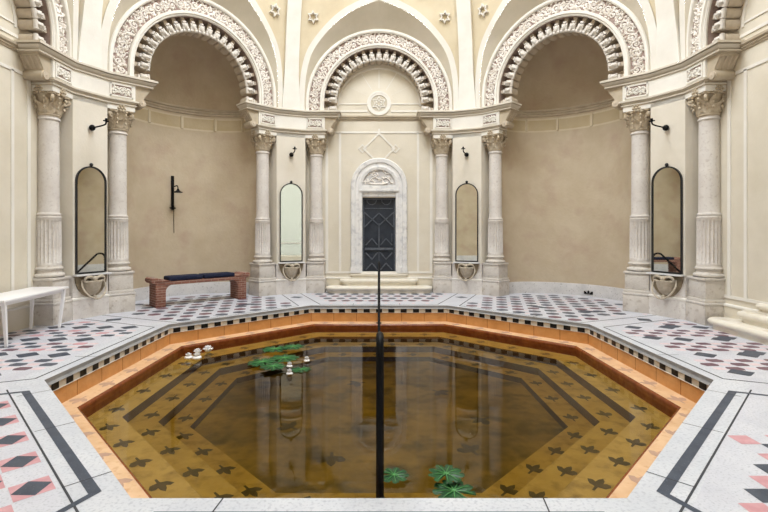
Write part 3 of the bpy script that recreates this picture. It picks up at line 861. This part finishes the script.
# ------------------------------------------------------------------ floor with its inlays
def build_floor():
    mb = MB(); mats = ['marble', 'coping', 'slate', 'slate2', 'mauve', 'pink', 'palepink', 'joint']
    OUT = [(p[0]*1.0, p[1]) for p in inset(-6.2)]
    MID = inset(-.30)
    for i in range(8):
        j = (i+1) % 8
        mb.poly([(*PV[i], 0), (*MID[i], 0), (*MID[j], 0), (*PV[j], 0)], 1)
        mb.poly([(*MID[i], 0), (*OUT[i], 0), (*OUT[j], 0), (*MID[j], 0)], 0)
    E = .0012
    def flat(pts, m, e=E): mb.poly([(x, y, e) for x, y in pts], m)
    def strip(a, b, w, m, e=E):
        a, b = Vector(a), Vector(b); t = (b-a).normalized(); n = Vector((-t.y, t.x))*w/2
        flat([a+n, b+n, b-n, a-n], m, e)
    sides = list(SIDES.items())
    A0 = {0: 3.66, 45: 3.66, 90: 3.70, 270: 3.70, 315: 3.66, 180: 3.7, 135: 3.70, 225: 3.70}
    lim = lambda a, k=.254: .4142*a-k
    def inl(phi, pts, m, e=E): flat([P2(phi, u, a) for u, a in pts], m, e)
    def hexa(phi, cu, ca, wu, wa, m, along='u', e=E, k=.25, bound=None):
        h = [(-.5, 0), (-k, .5), (k, .5), (.5, 0), (k, -.5), (-k, -.5)]
        if along == 'u': pts = [(cu+x*wu, ca+y*wa) for x, y in h]
        else: pts = [(cu+y*wu, ca+x*wa) for x, y in h]
        if bound and not all(bound(u, a) for u, a in pts): return
        inl(phi, pts, m, e)
    for nm, phi in sides:
        a0 = A0[phi]; a1 = 5.42
        diag = phi in (135, 225)
        # framing lines
        if not diag:
            for s in (-1, 1): strip(P2(phi, s*lim(a0), a0), P2(phi, s*lim(a1), a1), .022, 7)
            strip(P2(phi, -lim(a0), a0), P2(phi, lim(a0), a0), .022, 7)
        def bound(u, a, m=.05, a0=a0): return a > a0+m and a < 5.9 and abs(u) < lim(a)-m and not (abs(u) > 1.36 and a > 5.4)
        def bound_n(u, a, m=.05, a0=a0):
            if a > 5.4: return abs(u) < 1.34 and (a < 5.95 or (u/NX)**2+((a-AW)/NY)**2 < .86)
            return a > a0+m and abs(u) < lim(a)-m
        if phi == 0 or phi == 180:
            for r in range(5):
                a = a0+.17+r*.36
                for k in range(-9, 10):
                    hexa(phi, (k+.5*(r % 2))*.30, a, .22, .24, 4 if r % 2 else 3, bound=bound)
                    hexa(phi, (k+.5+.5*(r % 2))*.30, a, .08, .14, 6, bound=bound)
        elif phi in (315, 45):
            pit = .36
            for r in range(12):
                a = a0+.19+r*.30
                for k in range(-7, 8):
                    u = (k+.5*(r % 2))*pit
                    if phi == 315: m = 3 if r % 2 == 0 else 4
                    else: m = (3, 4, 3, 3, 4)[(k*2+r*3) % 5]
                    hexa(phi, u, a, .26, .22, m, bound=bound_n)
                    if phi == 45 and (k+r) % 3 == 0: hexa(phi, u+.5*pit, a, .10, .10, 6, bound=bound_n)
            for (u, a) in ((-.1, 5.0), (.55, 4.6)) if phi == 315 else ((.0, 4.7), (.9, 4.9)): hexa(phi, u, a, .46, .17, 2, e=.002, k=.2, bound=bound_n)
        elif phi in (90, 270):
            per = .81; q = -1 if phi == 90 else 1       # u runs towards -y on the east side
            for r in range(-3, 3):
                ub = q*(.43+.02+r*per)                  # rows counted in world y about the centre
                for k in range(9):
                    a = a0+.20+k*(.40 if phi == 270 else .55)+((.2 if phi == 270 else .28) if r % 2 else 0)
                    hexa(phi, ub, a, .25, .31, 2, along='a', bound=bound, k=.05)
                    if phi == 90 and (k+r) % 2 == 0: hexa(phi, ub+.10*q, a+.16, .24, .32, 2, along='a', bound=bound, k=.05, e=.0016)
                for j, du in enumerate((.24, .40, .56)):
                    for k in range(14):
                        a = a0+.05+k*.36+(.18 if j % 2 else 0)+.09*(r % 2)
                        if phi == 270: m = (4, 3, 2, 5, 3)[(k*2+j+r) % 5]
                        else: m = 4
                        hexa(phi, ub+q*du, a, .125, .20, m, along='a', bound=bound, k=.36)
                        hexa(phi, ub+q*du, a+.18, .09, .14, 6, along='a', bound=bound, k=.38)
        else:
            # broad slate border, thin line, then the field
            i0, i1 = (.118, .185)
            def seg(a_in, a_out, m, kk): inl(phi, [(-lim(a_in, kk), a_in), (lim(a_in, kk), a_in), (lim(a_out, kk), a_out), (-lim(a_out, kk), a_out)], m)
            b0 = 3.545
            seg(b0+i0, b0+i1, 2, .254)
            for s in (-1, 1):
                inl(phi, [(s*lim(b0+i0), b0+i0), (s*lim(5.4), 5.4), (s*(lim(5.4)-.05), 5.4), (s*(lim(b0+i0)-.05), b0+i0)], 2, .0018)
            strip(P2(phi, -lim(b0+.275)-.12, b0+.275), P2(phi, lim(b0+.275)+.12, b0+.275), .014, 7, .0016)
            f0 = b0+.30
            def bd(u, a): return a > f0 and a < 5.4 and abs(u) < lim(a)-.07
            if phi == 225:
                for c in range(8):
                    for k in range(-5, 6):
                        u = (k+.5*(c % 2))*.47+.02; a = f0+.115+c*.22
                        q = [(u-.11, a-.105), (u+.11, a-.105), (u+.11, a+.105), (u-.11, a+.105)]
                        if all(bd(*p) for p in q):
                            inl(phi, q, 5); inl(phi, [(u, a-.105), (u+.11, a), (u, a+.105), (u-.11, a)], 2, .002)
            else:
                for c in range(-1, 7):
                    for k in range(-9, 9):
                        u = k*.213; a = 4.14+c*.213+(.01 if c < 0 else 0)
                        if c < 0 and k != 0: continue
                        if u < -.45-(a-4.0)*.9: continue
                        q = [(u-.105, a), (u, a+.105), (u+.105, a), (u, a-.105)]
                        if c < 0 or all(bd(*p) for p in q): inl(phi, q, 5 if (k+c) % 2 else 2)
        # lozenge in the plain strip before each corner pier
        G = phi+22.5
        d = [(0, 4.98), (.13, 5.16), (0, 5.34), (-.13, 5.16)]
        d = [(-.16, 5.12), (-.02, 5.27), (.16, 5.12), (.02, 4.97)]
        inl(G, d, 2)
    # joints of the coping stones
    for i in range(8):
        a, b = Vector(PV[i]), Vector(PV[(i+1) % 8]); L = (b-a).length; t = (b-a).normalized(); n = Vector((t.y, -t.x))
        for s in ((.42, 1.5, L-.42) if i in (0, 6) else () if i == 7 else (1.0, 2.0)):
            p = a+t*s; strip(p, p+n*.275, .009, 7, .0016)
        if i == 7:
            for s in (.55, L-.5): p = a+t*s; strip(p, p+n*.6-t*.06, .009, 7, .0016)
    return struct(mb, 'floor', mats, smooth=0)
build_floor()

# ------------------------------------------------------------------ pool
ZL, ZW = -.335, -.425            # ledge and water levels
T1, T2, T3, ZB = -.505, -.615, -.725, -.81
def ring_faces(mb, profile, mats):
    """profile [(inset, z)] turned round the pool outline"""
    polys = [inset(d) for d, z in profile]
    for j in range(len(profile)-1):
        for i in range(8):
            k = (i+1) % 8
            mb.poly([(*polys[j][i], profile[j][1]), (*polys[j][k], profile[j][1]), (*polys[j+1][k], profile[j+1][1]), (*polys[j+1][i], profile[j+1][1])], mats[j])
def side_pts(d):
    P = inset(d); return [(Vector(P[i]), Vector(P[(i+1) % 8])) for i in range(8)]
pool = MB(); ring_faces(pool, [(0, 0), (0, -.045), (.006, -.055), (.02, -.068), (.035, -.068)], [0]*4)
pool = struct(pool, 'pool_basin', ['coping_edge'], smooth=0)
def leaf_motif(b, f, m, sc_=1.0):
    """three-lobed leaf with a stalk"""
    pts = [(.0, .13), (.03, .085), (.04, .04), (.075, .06), (.12, .045), (.10, .01), (.075, -.02), (.04, -.03), (.015, -.04), (.012, -.11), (-.012, -.11), (-.015, -.04), (-.05, -.035), (-.085, -.03), (-.115, .02), (-.10, .055), (-.06, .06), (-.035, .04), (-.03, .085)]
    b.add([f(0, 0)]+[f(x*sc_, y*sc_) for x, y in pts], [(0, 1+i, 1+(i+1) % len(pts)) for i in range(len(pts))], m)
def motifs(b, d0, d1, z, n, m, s=1.0, ph=0):
    for (a, c) in side_pts((d0+d1)/2):
        t = (c-a).normalized(); nn = Vector((-t.y, t.x)); L = (c-a).length
        k = max(2, round(n*L/2.9))
        for i in range(k):
            p = a+t*L*(i+.5)/k
            leaf_motif(b, lambda x, y: (p.x+t.x*y*1.2+nn.x*x, p.y+t.y*y*1.2+nn.y*x, z+.0015), m, s)
# checker band
b = MB(); ring_faces(b, [(.022, -.066), (.022, -.15), (.04, -.15)], [0, 0])
for (a, c) in side_pts(.026):
    t = (c-a).normalized(); L = (c-a).length; n = round(L/.25); p = L/n
    for i in range(n):
        q0, q1 = a+t*(p*(i+.25)), a+t*(p*(i+.75))
        b.poly([(*q0, -.07), (*q1, -.07), (*q1, -.146), (*q0, -.146)], 1)
b.build('checker_band', ['white_tile', 'black_tile'], pool, smooth=0)
# orange tiles
b = MB(); ring_faces(b, [(.026, -.15), (.026, ZL-.01)], [1])
for (a, c) in side_pts(.031):
    t = (c-a).normalized(); L = (c-a).length; n = round(L/.5); p = L/n
    for i in range(n):
        q0, q1 = a+t*(p*i+.004), a+t*(p*(i+1)-.004)
        b.poly([(*q0, -.15), (*q1, -.15), (*q1, ZL), (*q0, ZL)], 0)
b.build('tile_wall', ['orange', 'nose'], pool, smooth=0)
b = MB(); ring_faces(b, [(.03, ZL), (.275, ZL)], [0]); motifs(b, .05, .27, ZL, 5, 1, .9)
b.build('ledge', ['peach', 'motif_dry'], pool, smooth=0)
b = MB(); ring_faces(b, [(.275, ZL), (.292, ZL-.006), (.303, ZL-.02), (.306, ZL-.04), (.302, ZL-.06), (.298, -.42), (.298, T1-.02)], [0]*6); b.build('nosing', 'nose', pool, smooth=40)
for (d0, d1, z, z2) in ((.298, .68, T1, T2), (.68, 1.02, T2, T3), (1.02, 1.335, T3, ZB)):
    b = MB(); ring_faces(b, [(d0, z), (d1, z)], [0]); motifs(b, d0+.02, d1, z, 5, 1, .84)
    b.build('step_tread', ['tread', 'motif'], pool, smooth=0)
    b = MB(); ring_faces(b, [(d1, z), (d1, z2-.01)], [0]); b.build('step_riser', 'riser', pool, smooth=0)
b = MB(); b.poly([(*p, ZB) for p in inset(1.33)], 0)
for (x, y) in ((-.35, 7.3), (-1.1, 5.7), (.9, 6.9), (1.0, 5.1), (-.5, 4.9), (1.3, 5.9)):
    a = rnd.random()*6; leaf_motif(b, lambda px, py: (x+px*cos(a)-py*sin(a), y+px*sin(a)+py*cos(a), ZB+.002), 1, 1.3)
b.build('basin_floor', ['pool_floor', 'motif'], pool, smooth=0)

b = MB(); b.prism(inset(.29), ZB-.06, ZW)
w = b.build('pool_water', 'water', smooth=0); tag(w, 'still amber water filling the octagonal pool', 'water', kind='stuff')

# ------------------------------------------------------------------ door, its surround and the steps
def build_door():
    F = frame(0)
    b = MB(); b.box(-.44, .44, AW+.12, AW+.18, .49, 2.445); b.xf(F)
    d = struct(b, 'door_1', ['bronze'])
    b = MB()
    def bl(x0, z0, x1, z1, w=.02, y=.02):
        a, c = Vector((x0, z0)), Vector((x1, z1)); t = (c-a).normalized(); n = Vector((-t.y, t.x))*w/2
        b.prism_f([a+n, c+n, c-n, a-n], lambda x, z, h: (x, AW+.12-h, z), -.005, y)
    for (x0, z0, x1, z1) in ((-.42, .5, -.42, 2.45), (.42, .5, .42, 2.45), (-.42, 2.45, .42, 2.45), (-.42, .5, .42, .5)): bl(x0, z0, x1, z1, .03, .03)
    bl(-.38, 1.12, .38, 1.12, .06, .04); bl(-.38, 2.2, .38, 2.2, .025)
    bl(0, 1.15, 0, 1.80, .03, .03); bl(0, .52, 0, 1.05, .02)
    for s in (-1, 1):
        bl(s*.40, 2.1, 0, 1.75, .03, .03); bl(s*.40, 1.70, 0, 2.08, .03, .03); bl(s*.40, 1.72, s*.40, 2.1, .02)
        bl(s*.36, 1.22, s*.19, 1.40, .03, .03); bl(s*.19, 1.40, s*.04, 1.22, .03, .03)
        bl(s*.36, 1.02, s*.19, .84, .03, .03); bl(s*.19, .84, s*.04, 1.02, .03, .03)
        bl(s*.36, .56, s*.19, .74, .03, .03); bl(s*.19, .74, s*.04, .56, .03, .03)
        for k in range(8):
            t0, t1 = PI*k/8, PI*(k+1)/8; bl(s*.2+.13*cos(t0), 2.43-.13*sin(t0), s*.2+.13*cos(t1), 2.43-.13*sin(t1), .02, .02)
    b.v = [(x*.97, y, z*.985) for x, y, z in b.v]; b.xf(F); b.build('relief_bars', 'bronze_hi', d)
    b = MB(); b.tube([(.34, AW+.16, 1.3), (.34, AW+.09, 1.3), (.34, AW+.09, 1.5), (.34, AW+.16, 1.5)], .012, 8); b.xf(F); b.build('door_handle', 'bronze_hi', d)
    # marble surround
    b = MB(); zc = 2.74; N = 28
    prof = [(.435, .1), (.435, -.05), (.50, -.065), (.54, -.05), (.60, -.05), (.62, -.075), (.71, -.08), (.735, -.05), (.735, .02)]
    for j in range(len(prof)-1):
        (r0, y0), (r1, y1) = prof[j], prof[j+1]
        A = [(-r0, .49)]+[(r0*cos(PI-PI*i/N), zc+r0*sin(PI-PI*i/N)) for i in range(N+1)]+[(r0, .49)]
        B = [(-r1, .49)]+[(r1*cos(PI-PI*i/N), zc+r1*sin(PI-PI*i/N)) for i in range(N+1)]+[(r1, .49)]
        for i in range(len(A)-1): b.poly([(A[i][0], AW+y0, A[i][1]), (A[i+1][0], AW+y0, A[i+1][1]), (B[i+1][0], AW+y1, B[i+1][1]), (B[i][0], AW+y1, B[i][1])])
    for s in (-1, 1): b.box(s*.605-.13, s*.605+.13, AW-.10, AW+.02, .49, .64)
    b.xf(F); b.build('door_surround', 'surround', d, smooth=40)
    b = MB(); b.box(-.49, .49, AW-.03, AW+.2, 2.47, 2.6); b.box(-.53, .53, AW-.09, AW+.02, 2.60, 2.66); b.box(-.49, .49, AW-.05, AW+.02, 2.66, 2.76)
    b.xf(F); b.build('lintel', 'surround', d, bevel=.006)
    b = MB(); N = 24
    b.prism_f([(.49*cos(PI*i/N), zc+.49*sin(PI*i/N)) for i in range(N+1)], lambda x, z, h: (x, AW-h, z), -.01, .01, 1)
    r = random.Random(4)
    # garland-like foliage relief
    p = [(.40*cos(PI-PI*i/12)*.9, zc+.05+.16*sin(PI*i/12)+.04*sin(i*1.7)) for i in range(13)]
    b.tube([(x, AW-.02, z) for x, z in p], .016, 6, 0)
    b.tube([(-.25, AW-.02, zc+.07), (-.1, AW-.035, zc+.05), (.1, AW-.035, zc+.05), (.22, AW-.02, zc+.09)], .028, 6, 0)
    for k in range(34):
        t = r.random()*PI; q = .44*sqrt(r.random()); x, z = q*cos(t), zc+.04+q*sin(t)*.88
        b.ball((x, AW-.015, z), .045, .018, .017, 0, 8, 5, Matrix.Rotation(r.random()*PI, 3, 'Y'))
    b.xf(F); b.build('carved_tympanum', ['ornament', 'grey'], d, smooth=60)
build_door()

def step_outline(hw, front, back, r=.22):
    """half-round ended step: local x along, y outward"""
    pts = [(-hw+.10, back)]
    for k in range(9): t = PI-PI/2*k/8*1.0; pts.append((-hw+r+r*cos(t), front+r-r*sin(t)*1.0+0))
    for k in range(9): t = PI/2-PI/2*k/8; pts.append((hw-r+r*cos(t), front+r-r*sin(t)))
    pts.append((hw-.10, back)); return pts
def make_steps(phi, label, half=False):
    root = empty('stone_steps'); place(root, phi, 0, AW, 0)
    tag(root, label, 'steps', 'stone steps at the walls')
    for (hw, f, z0, z1) in ((1.36, -.46, 0, .17), (1.02, -.24, .17, .335), (.75, -.085, .335, .49)):
        b = MB(); P = step_outline(hw, f, -.005, .2 if f < -.2 else .05)
        c = Vector((0, -.1))
        def grow(d): return [(x+d*(1 if x > 0 else -1)*(1 if abs(x) > hw-.25 else 0), y-d*(1 if y < f+.15 else 0)) for x, y in P]
        rings = []
        h = z1-z0
        for (d, z) in ((-.05, z0), (-.05, z0+.4*h), (-.02, z0+.46*h), (0, z0+.6*h), (.005, z0+.78*h), (-.005, z0+.92*h), (-.025, z1)):
            rings.append([(x, y, z) for x, y in grow(d)])
        b.loft(rings, 0)
        b.m[-1] = 1
        b.build('step', ['step', 'step_top'], root, smooth=50)
    return root
make_steps(0, 'three cream stone steps with rounded ends below the dark door')
make_steps(90, 'curved stone steps cut off by the right edge of the picture')

# ------------------------------------------------------------------ bench and cushions
def make_bench():
    root = empty('brick_bench'); place(root, 315, .02, 5.44, 0); root.rotation_euler.z += R(-2); root.scale = (1, 1, 1.13)
    tag(root, 'low red brick bench with raised scroll ends standing in the left apse', 'bench')
    dep = .42
    for s in (-1, 1):
        b = MB(); x0, x1 = (-1.0, -.80) if s < 0 else (.80, 1.0)
        b.box(x0, x1, 0, dep, 0, .40)
        # small arched shoulder under the slab
        xi = x1 if s < 0 else x0; g = -s
        arc = [(xi, .40), (xi+g*.14, .40)]+[(xi+g*(.14-.14*sin(PI/2*k/8)), .40-.14+.14*cos(PI/2*k/8)) for k in range(1, 9)]
        b.prism_f(arc, lambda x, z, h: (x, h, z), .02, dep-.02)
        b.build('leg', 'brick', root, bevel=.006)
    b = MB(); b.box(-1.0, 1.0, 0, dep, .40, .465); b.build('seat', 'brick', root, bevel=.008)
    for s in (-1, 1):
        prof = [(.70, .465), (1.0, .465), (1.0, .43), (1.06, .44), (1.085, .48), (1.08, .52), (1.04, .545), (.95, .535), (.85, .50), (.70, .475)]
        b = MB(); b.prism_f([(s*x, z) for x, z in prof], lambda x, z, h: (x, h, z), -.01, dep+.01)
        b.build('scroll_end', 'brick', root, bevel=.006)
    return root
make_bench()
def cushion(u, label):
    root = None
    b = MB(); L, D, H = .715, .38, .095
    b.box(-L/2, L/2, -D/2, D/2, 0, H)
    o = b.build('seat_cushion', 'navy', None, bevel=.032, smooth=60, seg=4)
    p = W(315, 0, 0); F = Matrix.Translation(W(315, .02, 5.44)) @ Matrix.Rotation(-R(315)+R(-2), 4, 'Z')
    o.location = F @ Vector((u, .20, .527)); o.rotation_euler = (0, 0, -R(315)+R(-2))
    tag(o, label, 'cushion', 'navy cushions on the brick bench')
    k = MB(); k.tube([(-L/2+.02, -D/2+.0, H/2), (L/2-.02, -D/2+.0, H/2)], .006, 6); k.build('piping', 'navy', o)
cushion(-.37, 'navy blue seat cushion on the left half of the brick bench')
cushion(.37, 'navy blue seat cushion on the right half of the brick bench')

# ------------------------------------------------------------------ white table
def make_table():
    root = empty('white_table', (-5.37, 6.95, 0), R(6.6)); tag(root, 'low white table with slim splayed legs against the left wall', 'table')
    w, L, H = .285, .785, .66
    b = MB(); b.box(-w, w, -L, L, H-.035, H); b.build('table_top', 'table', root, bevel=.006)
    b = MB()
    for s in (-1, 1): b.box(s*(w-.06)-.015, s*(w-.06)+.015, -L+.08, L-.08, H-.085, H-.035)
    for s in (-1, 1): b.box(-w+.06, w-.06, s*(L-.08)-.015, s*(L-.08)+.015, H-.085, H-.035)
    b.build('apron', 'table', root)
    for sx in (-1, 1):
        for sy in (-1, 1):
            b = MB(); t = (sx*(w-.045), sy*(L-.06)); f = (sx*(w-.07), sy*(L-.15)); h = .024; g = .015
            b.loft([[(f[0]+x*g, f[1]+y*g, 0) for x, y in ((-1, -1), (1, -1), (1, 1), (-1, 1))], [(t[0]+x*h, t[1]+y*h, H-.034) for x, y in ((-1, -1), (1, -1), (1, 1), (-1, 1))]])
            b.build('leg', 'table', root)
make_table()

# ------------------------------------------------------------------ pool handrails
def make_rail(y0, sgn, x, ye, ze, zt, label):
    root = empty('pool_handrail', (x, y0, ZL)); tag(root, label, 'handrail', 'black pool handrails')
    H = zt-ZL; r = .13
    pts = [(0, 0, 0), (0, 0, H-.22)]
    # round over the top, then slope down into the water
    ex, ez = (ye-y0), ze-ZL
    sl = Vector((ex-sgn*.12, ez-(H-.06))).normalized()
    p = [(0, 0, H-.22), (0, sgn*.008, H-.10), (0, sgn*.05, H-.025), (0, sgn*.12, H), (0, sgn*.2, H-.015)]
    pts = [(0, 0, 0)]+catmull(p, 5)
    k = 10; a = Vector(pts[-1]); e = Vector((0, ex, ez))
    pts += [tuple(a.lerp(e, (i+1)/k)) for i in range(k)]
    b = MB(); b.tube(pts, .0255, 14); b.build('rail', 'iron', root, smooth=60)
    b = MB(); b.lathe([(.06, 0), (.06, .008), (.03, .02), (.027, .02)], 18); b.build('floor_flange', 'iron', root, smooth=40)
make_rail(2.95, 1, .006, 4.9, -.80, .90, 'thick black handrail rising from the water at the near edge of the pool')
make_rail(9.66, -1, .0, 7.9, -.72, .935, 'slim far handrail in front of the door steps')

# ------------------------------------------------------------------ shower and wall vent
def niche_hit(phi, px):
    """distance along the view ray through column px to the apse wall"""
    d = Vector(((px-379)/465, 1, 0)); F = frame(phi).inverted()
    lo = None
    for k in range(400, 1400):
        q = F @ (d*(k/100))
        if q.y > AW and (q.x/NX)**2+((q.y-AW)/NY)**2 >= 1: return d*(k/100), q
    return d*10, F @ (d*10)
def make_shower(p, q, phi, label):
    n = Vector((q.x/NX**2, (q.y-AW)/NY**2)).normalized()
    ang = math.atan2(n.x, n.y)     # bearing of the outward normal within the side's frame
    root = empty('wall_shower', (p.x, p.y, 0), -R(phi)-ang); tag(root, label, 'shower')
    z = lambda py: 1.6+(230-py)*p.y/465
    zt, zb = z(176), z(206)
    b = MB(); b.box(-.03, .03, -.06, -.005, zb, zt); b.build('riser_bar', 'iron', root, bevel=.008)
    za = z(187)
    b = MB(); b.tube(catmull([(0, -.05, za), (.0, -.2, za+.01), (0, -.30, za+.01), (0, -.335, za-.03), (0, -.34, za-.08)], 5), .013, 8); b.build('shower_arm', 'iron', root, smooth=60)
    b = MB(); b.lathe([(.02, za-.06), (.03, za-.09), (.05, za-.115), (.10, za-.14), (.105, za-.155), (0, za-.155)], 20, (0, -.34)); b.build('shower_head', 'iron', root, smooth=50)
    b = MB(); b.lathe([(0, zb-.10), (.035, zb-.09), (.04, zb-.04), (.035, zb+.02), (0, zb+.03)], 14, (0, -.05)); b.tube([(-.07, -.05, zb-.05), (.07, -.05, zb-.05)], .015, 8); b.build('valve', 'iron', root, smooth=50)
    b = MB(); b.tube([(.03, -.03, zb-.08), (.035, -.02, z(222)), (.04, -.02, z(233))], .006, 6); b.build('pull_cord', 'iron', root)
p, q = niche_hit(315, 172)
make_shower(p, q, 315, 'black iron wall shower with bell-shaped head above the brick bench')
p, q = niche_hit(45, 589)
n = Vector((q.x/NX**2, (q.y-AW)/NY**2)).normalized()
root = empty('floor_vent', (p.x, p.y, 0), -R(45)-math.atan2(n.x, n.y)); tag(root, 'small dark drain with three petals at the foot of the empty right apse', 'vent')
b = MB()
for s in (-1, 0, 1):
    b.ball((s*.075, -.035, .10-.015*abs(s)), .028, .012, .045, 0, 8, 6, Matrix.Rotation(s*.7, 3, 'Y'))
b.box(-.11, .11, -.04, -.022, .055, .075); b.build('grille', 'iron', root)

# ------------------------------------------------------------------ lilies
def pad_mesh(seed, R0, lobes=9):
    r = random.Random(seed); b = MB(); n = lobes*6; ctr = (0, 0, .012)
    rim = []
    for i in range(n):
        a = 2*PI*i/n+.25; k = (i % 6)/6
        q = R0*(.80+.20*abs(sin(PI*(k+.0)))**.7-.10*(1 if i % 6 == 0 else 0)+.05*(r.random()-.5))
        if i < 2 or i > n-2: q *= .35
        rim.append((q*cos(a), q*sin(a), .004+.012*r.random()))
    mid = [(x*.55, y*.55, .014+.006*sin(i*PI/3)) for i, (x, y, z) in enumerate(rim)]
    vs = [ctr]+mid+rim; fs = [(0, 1+i, 1+(i+1) % n) for i in range(n)]+[(1+i, 1+n+i, 1+n+(i+1) % n, 1+(i+1) % n) for i in range(n)]
    b.add(vs, fs)
    leaf = b.mesh('leaf_blade', ['lily'], smooth=60)
    v = MB()
    for k in range(lobes):
        a = 2*PI*(k+.5)/lobes+.25
        v.tube([(0, 0, .017), (R0*.45*cos(a), R0*.45*sin(a), .021), (R0*.85*cos(a), R0*.85*sin(a), .014)], .005, 5, 0, lambda t: 1.2-.8*t)
    v.ball((0, 0, .02), .014, .014, .006, 0, 8, 4)
    return leaf, v.mesh('veins', ['lily_vein'], smooth=60)
PADS = [pad_mesh(s, .2) for s in (1, 2, 3)]
def wpt(px, py, z=ZW):
    Y = (1.6-z)*465/(py-230); return ((px-379)/465*Y, Y, z)
def pad(px, py, s, label, k):
    root = empty('lily_pad', wpt(px, py), k*1.3); root.location.z += .022*(k % 3)*(1 if k < 7 else .8); root.scale = (s/.2,)*3
    tag(root, label, 'lily pad', 'green lily pads afloat')
    link('leaf_blade', PADS[k % 3][0], root); link('veins', PADS[k % 3][1], root)
pad(275, 351, .22, 'back left green lily pad of the cluster in the far left of the pool', 1)
pad(293, 350, .2, 'back right green lily pad of the far left cluster', 2)
pad(284, 359, .24, 'middle green lily pad of the far left cluster', 3)
pad(262, 364.5, .22, 'leftmost green lily pad of the far left cluster', 4)
pad(273, 370, .19, 'front green lily pad of the far left cluster', 5)
pad(301, 370, .15, 'rightmost green lily pad of the far left cluster, beside white buds', 6)
pad(394, 478, .125, 'green lily pad just right of the thick near handrail', 7)
pad(446, 479, .15, 'upper of the two overlapping green lily pads at the near edge of the pool', 8)
pad(454, 492, .17, 'lower green lily pad of the overlapping pair, touching the near coping', 9)
def blossom_mesh(R0, h, seed, closed=False):
    r = random.Random(seed); b = MB()
    for ring, (n, tilt, s) in enumerate(((9, .25, 1.0), (8, .75, .9), (6, 1.15, .75))):
        for k in range(n):
            a = 2*PI*(k+.5*ring)/n+r.random()*.2
            t = tilt+(.5 if closed else 0)
            rings = []
            for q in range(7):
                u = q/6; d = R0*s*(u*cos(t)+.0)*(1-.25*u*u if closed else 1); z = h*.12+R0*s*1.1*(u*sin(t))*(1) + .02*u
                wd = R0*.30*sin(PI*min(.97, .12+u*.86))
                c_, s_ = cos(a), sin(a)
                rings.append([(d*c_-y*s_, d*s_+y*c_, z+zz) for y, zz in ((-wd, .012), (0, 0), (wd, .012), (0, .012))])
            b.loft(rings, 0)
    b.ball((0, 0, h*.42), R0*(.8 if closed else .6), R0*(.8 if closed else .6), h*.42, 0, 12, 8)
    return b.mesh('water_lily', ['petal'], smooth=60)
BL = [blossom_mesh(.11, .10, 2, True), blossom_mesh(.10, .07, 5), blossom_mesh(.075, .06, 8, True)]
def flower(px, py, k, s, label, g):
    x, y, z = wpt(px, py); o = link('water_lily', BL[k]); o.location = (x, y, z+.002); o.scale = (s,)*3; o.rotation_euler = (0, 0, px)
    tag(o, label, 'flower', g)
flower(188.5, 359.5, 0, .72, 'leftmost white blossom afloat at the pool corner', 'white blossoms at the left pool corner')
flower(197, 360, 0, .82, 'middle white blossom afloat at the pool corner, between two others', 'white blossoms at the left pool corner')
flower(197.5, 353.5, 1, .7, 'small white blossom behind the middle one at the left pool corner', 'white blossoms at the left pool corner')
flower(208, 352, 1, .9, 'open white blossom, rightmost of the group at the left pool corner', 'white blossoms at the left pool corner')
flower(289.5, 367.5, 2, .75, 'upper white bud at the front of the lily pad cluster', 'white buds by the lily pads')
flower(289.5, 375, 2, .8, 'lower white bud nearest the camera at the lily pad cluster', 'white buds by the lily pads')
flower(306.8, 362, 2, .8, 'white bud to the right of the lily pad cluster', 'white buds by the lily pads')

# ------------------------------------------------------------------ light, camera
wd = bpy.data.worlds.new('sky'); sc.world = wd; wd.use_nodes = True
bg = wd.node_tree.nodes['Background']; bg.inputs['Color'].default_value = (.91, .955, 1.0, 1); bg.inputs['Strength'].default_value = 17.6
pl = bpy.data.lights.new('lantern_daylight', 'AREA'); pl.shape = 'DISK'; pl.size = 6.4; pl.cycles.is_portal = True
po = bpy.data.objects.new('lantern_daylight', pl); COL.objects.link(po); po.location = (0, CY, 11.5)

cam = bpy.data.cameras.new('camera'); co = bpy.data.objects.new('camera', cam); COL.objects.link(co)
co.location = (0, 0, 1.6); co.rotation_euler = (PI/2, 0, 0)
cam.sensor_width = 36; cam.lens = 465/768*36; cam.shift_x = 5/768; cam.shift_y = -26/768; cam.clip_start = .05
sc.camera = co
sc.view_settings.view_transform = 'Standard'; sc.view_settings.look = 'None'; sc.view_settings.gamma = 1; sc.view_settings.use_curve_mapping = False
sc.view_settings.exposure = 0.0
cy = sc.cycles
cy.max_bounces = 12; cy.diffuse_bounces = 6; cy.glossy_bounces = 6; cy.transparent_max_bounces = 16; cy.volume_bounces = 0
cy.caustics_reflective = False; cy.caustics_refractive = False
cy.use_denoising = True; cy.sample_clamp_indirect = 6
